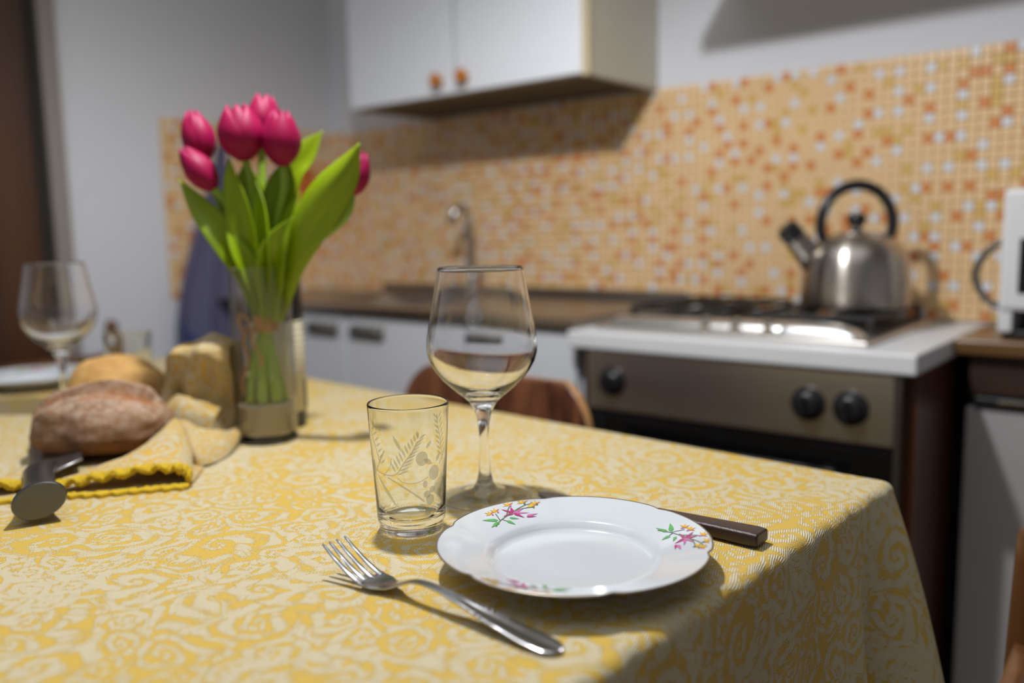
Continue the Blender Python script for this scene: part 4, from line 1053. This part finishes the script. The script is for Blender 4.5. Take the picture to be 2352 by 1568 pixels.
# tulips: one thing per flower, stems meeting at the tie
def egg(v, sc, op=0.0):
    a = math.sin(PI * (0.04 + 0.90 * v) ** 0.82) ** 0.80
    b_ = math.sin(PI * 0.5 * min(1.0, 0.06 + v * 1.5)) ** 0.75 * (1 - 0.30 * max(0, v - 0.5))
    return lerp(a, b_, op) * sc
def tulip(head, axis, H, R, base_xy, label, openness=0.0, spin=0.0):
    """head: centre of the flower relative to the vase base, axis: unit direction of the flower"""
    ax = Vector(axis).normalized(); c = Vector(head); b0 = c - ax * H * 0.5
    t = thing('tulip', (VX, VY, TZ), label, 'tulip', group='tulips in the vase')
    tie = Vector((0.003 + base_xy[0] * 0.25, 0.003 + base_xy[1] * 0.25, 0.148)); foot = Vector(W3(*FEET.pop(0)))
    pts = spline([foot, tie.lerp(foot, 0.5), tie, tie.lerp(b0, 0.45) + Vector((0, 0, 0.012)), b0 - ax * 0.03, b0 + ax * 0.002], 30)
    obj('stem', MB().tube(pts, 0.0046, 10), m_stem, t)
    q = Vector((0, 0, 1)).rotation_difference(ax)
    for k in range(6):
        inner = k >= 3; a0 = spin + k * 2 * PI / 3 + (PI / 3 if inner else 0); sc = R * (0.92 if inner else 1.0); hw = rad(68)
        hh = H * (1.02 if inner else 1.0)
        def fn(u, v):
            s = 2 * u - 1; taper = max(0.06, (1 - max(0, (v - 0.40) / 0.60) ** 3) ** 0.55)
            th = a0 + s * hw * taper
            r = egg(v, sc, openness * (0.8 if inner else 1.0)) * (1 + 0.06 * (1 - s * s))
            r *= 1 - 0.05 * abs(s) ** 3
            z = v * hh - 0.012 * hh * abs(s) * v + 0.012 * hh * math.sin(3 * s + k) * v * v - 0.10 * hh * s * s * v ** 4
            return b0 + q @ Vector((r * math.cos(th), r * math.sin(th), z))
        mb = MB().grid(fn, 13, 16)
        obj('petal', mb, m_petal, t, solid=0.0009, uv=lambda i: ((i % 13) / 12 + k, (i // 13) / 15), angle=180)
    return t
FEET = [(0.022, 0.006, 0.049), (0.014, -0.010, 0.049), (0.006, 0.004, 0.049), (-0.003, 0.010, 0.049), (-0.012, -0.008, 0.049), (-0.020, 0.003, 0.049)]
W3 = lambda u, v, z: tuple(RV * u + AV * v + Vector((0, 0, z)))
def ax3(du, dv, dz): return tuple(RV * du + AV * dv + Vector((0, 0, dz)))
tulip(W3(-0.0655, 0.005, 0.373), ax3(-0.22, 0.0, 1), 0.060, 0.0185, (-0.012, 0.002), 'magenta tulip bud, the upper one at the left of the bouquet', 0.05, 0.3)
tulip(W3(-0.059, -0.020, 0.332), ax3(-0.55, -0.1, 0.8), 0.058, 0.0165, (-0.010, -0.008), 'magenta tulip bud, lower left, leaning over the towel', 0, 1.1)
tulip(W3(-0.008, -0.015, 0.373), ax3(-0.10, -0.10, 1), 0.064, 0.0260, (-0.004, -0.006), 'large open magenta tulip, left of the two front blooms', 0.28, 0.5)
tulip(W3(0.006, 0.032, 0.394), ax3(0.05, 0.1, 1), 0.060, 0.0205, (0.0, 0.008), 'magenta tulip at the back, between the two front blooms', 0.35, 0.9)
tulip(W3(0.039, -0.012, 0.366), ax3(0.04, -0.08, 1), 0.064, 0.0225, (0.006, -0.004), 'open magenta tulip, right of the two front blooms', 0.24, 1.7)
tulip(W3(0.1315, -0.035, 0.322), ax3(0.35, 0.0, 1), 0.050, 0.0140, (0.010, -0.006), 'narrow magenta tulip bud at far right, behind the big leaf', 0, 0.2)
def leaf(name_part, root, ctrl, wid, fold=0.25, roll=0.0):
    """ctrl: (u, v, z) centre line; wid: half widths along it; the blade spreads across the view with a folded keel"""
    n = 26; c = [Vector(W3(*p)) for p in spline(ctrl, n)]; ws = [x[0] for x in spline([(x,) for x in wid], n)]
    mb = MB()
    def fn(u, v):
        i = round(v * (n - 1)); s = 2 * u - 1
        t = (c[min(i + 1, n - 1)] - c[max(i - 1, 0)]).normalized()
        nrm = (AV * math.cos(roll) + RV * math.sin(roll)); side = t.cross(nrm).normalized(); up = side.cross(t)
        w_ = max(0.0004, ws[i])
        return c[i] + side * (s * w_) + up * (-abs(s) ** 1.5 * w_ * fold + 0.10 * w_ * math.sin(5 * v + 3 * s))
    mb.grid(fn, 9, n)
    return obj(name_part, mb, m_leaf, root, solid=0.0010, uv=lambda i: ((i % 9) / 8 * 0.4, (i // 9) / (n - 1)), angle=180)
tg = thing('tulip_leaves', (VX, VY, TZ), 'bundle of bright green tulip leaves in the glass vase', 'leaves')
LEAVES = [
 ([(0.0165, 0.0, 0.149), (0.0412, -0.02, 0.216), (0.0651, -0.035, 0.257), (0.0919, -0.045, 0.294), (0.1188, -0.052, 0.325), (0.1389, -0.058, 0.354)], [0.010, 0.019, 0.025, 0.0265, 0.018, 0.0], -0.35, 0.35),
 ([(0.0083, 0.01, 0.148), (0.0203, 0.03, 0.242), (0.0344, 0.04, 0.323), (0.0549, 0.045, 0.355), (0.0758, 0.045, 0.381)], [0.006, 0.014, 0.018, 0.015, 0.0], 0.3, 0.3),
 ([(0.0032, 0.0, 0.1495), (-0.0064, -0.01, 0.201), (-0.0322, -0.016, 0.246), (-0.0613, -0.012, 0.285), (-0.0877, -0.006, 0.322)], [0.010, 0.016, 0.017, 0.013, 0.0], 0.35, -0.3),
 ([(0.0009, 0.004, 0.149), (-0.0178, 0.0, 0.222), (-0.0348, -0.004, 0.269), (-0.056, -0.006, 0.296)], [0.006, 0.013, 0.012, 0.0], 0.5, 0.6),
 ([(0.014, -0.01, 0.150), (0.0207, -0.022, 0.2115), (0.0319, -0.03, 0.245), (0.0519, -0.03, 0.2735)], [0.009, 0.016, 0.013, 0.0], 0.5, -0.2),
 ([(0.0048, 0.0, 0.1495), (-0.0023, -0.016, 0.222), (-0.0097, -0.022, 0.279), (-0.019, -0.02, 0.315), (-0.0238, -0.014, 0.345)], [0.010, 0.018, 0.017, 0.011, 0.0], 0.45, 0.3),
 ([(0.0092, -0.006, 0.150), (0.0192, -0.022, 0.222), (0.0171, -0.022, 0.278), (0.0063, -0.016, 0.3185)], [0.010, 0.017, 0.015, 0.0], 0.5, 0.8),
 ([(0.0084, 0.006, 0.149), (0.0236, 0.008, 0.242), (0.0309, 0.01, 0.310), (0.0385, 0.014, 0.345)], [0.010, 0.022, 0.019, 0.0], 0.3, 0.1),
 ([(0.0019, 0.01, 0.1485), (-0.0075, 0.014, 0.243), (-0.012, 0.018, 0.306), (-0.0159, 0.02, 0.343)], [0.010, 0.023, 0.020, 0.0], 0.3, 0.0),
 ([(0.0129, -0.006, 0.150), (0.0329, -0.01, 0.2265), (0.0426, -0.008, 0.273), (0.0558, -0.002, 0.304)], [0.006, 0.014, 0.013, 0.0], 0.4, 0.7),
 ([(0.0082, -0.008, 0.150), (-0.0046, -0.02, 0.207), (-0.0171, -0.024, 0.238), (-0.0295, -0.022, 0.2665)], [0.005, 0.012, 0.010, 0.0], 0.5, -0.6),
]
for cpts, ws, fo, ro in LEAVES: leaf('leaf', tg, cpts, ws, fo, ro)
for fu, fv, hu in ((-0.016, -0.014, 0.004), (0.0, -0.016, 0.003), (0.011, 0.012, -0.002), (0.018, -0.006, -0.004), (-0.008, 0.006, 0.006)):
    obj('leaf_stalk', MB().tube(spline([W3(fu, fv, 0.049), W3(fu * 0.6, fv * 0.6, 0.10), W3(0.004 + hu * 0.6, fv * 0.2, 0.148), W3(0.004 + hu * 2, fv * 0.2, 0.185)], 14), [(0.0065, 0.004)] * 14, 8), m_stem, tg)
tie = MB()
for k in range(5):
    z = 0.138 + 0.0042 * k
    tie.tube([(0.004 + 0.0130 * math.cos(2 * PI * i / 24), 0.003 + 0.0130 * math.sin(2 * PI * i / 24), z + 0.001 * math.sin(i)) for i in range(25)], 0.0023, 8, cap=False)
for e in ([(-0.014, -0.008, 0.146), (-0.020, -0.012, 0.125), (-0.016, -0.010, 0.10), (-0.026, -0.008, 0.075), (-0.024, -0.006, 0.060)], [(-0.010, -0.012, 0.143), (-0.004, -0.020, 0.120), (0.004, -0.022, 0.105), (0.0, -0.020, 0.095)], [(-0.012, -0.010, 0.15), (-0.022, -0.012, 0.158), (-0.024, -0.010, 0.145), (-0.016, -0.012, 0.130)]):
    tie.tube(spline([W3(a, b_, c) for a, b_, c in e], 16), 0.0020, 8)
obj('twine_tie', tie, m_twine, tg)
bo = thing('wine_bottle', (-0.9525, 0.6630, TZ), 'dark wine bottle with cream label standing behind the vase', 'bottle')
obj('bottle_glass', MB().lathe([(0, 0.002), (0.030, 0.0), (0.0365, 0.003), (0.0372, 0.008), (0.0372, 0.195), (0.0362, 0.207), (0.031, 0.222), (0.020, 0.236), (0.0148, 0.248), (0.0140, 0.262), (0.0138, 0.298), (0.0152, 0.299), (0.0152, 0.305), (0.0135, 0.306), (0, 0.306)], 56), m_bottle, bo)
a0 = math.atan2(-0.663, 0.9525)
arcp = lambda a, z, r=0.0375: (r * math.cos(a0 + a), r * math.sin(a0 + a), z)
lb = obj('label', MB().grid(lambda u, v: arcp(lerp(-0.9, 1.75, u), lerp(0.022, 0.142, v)), 48, 2), m_label, bo, solid=0.0003)
obj('label_block', MB().grid(lambda u, v: arcp(lerp(1.12, 1.55, u), lerp(0.024, 0.062, v), 0.03785), 8, 2), m_ink, lb)
ln = MB()
for k in range(9):
    ln.grid(lambda u, v: arcp(lerp(0.55, 1.45, u), 0.138 - 0.008 * k + 0.0022 * v, 0.03785), 10, 2)
obj('label_lines', ln, m_inkgrey, lb)
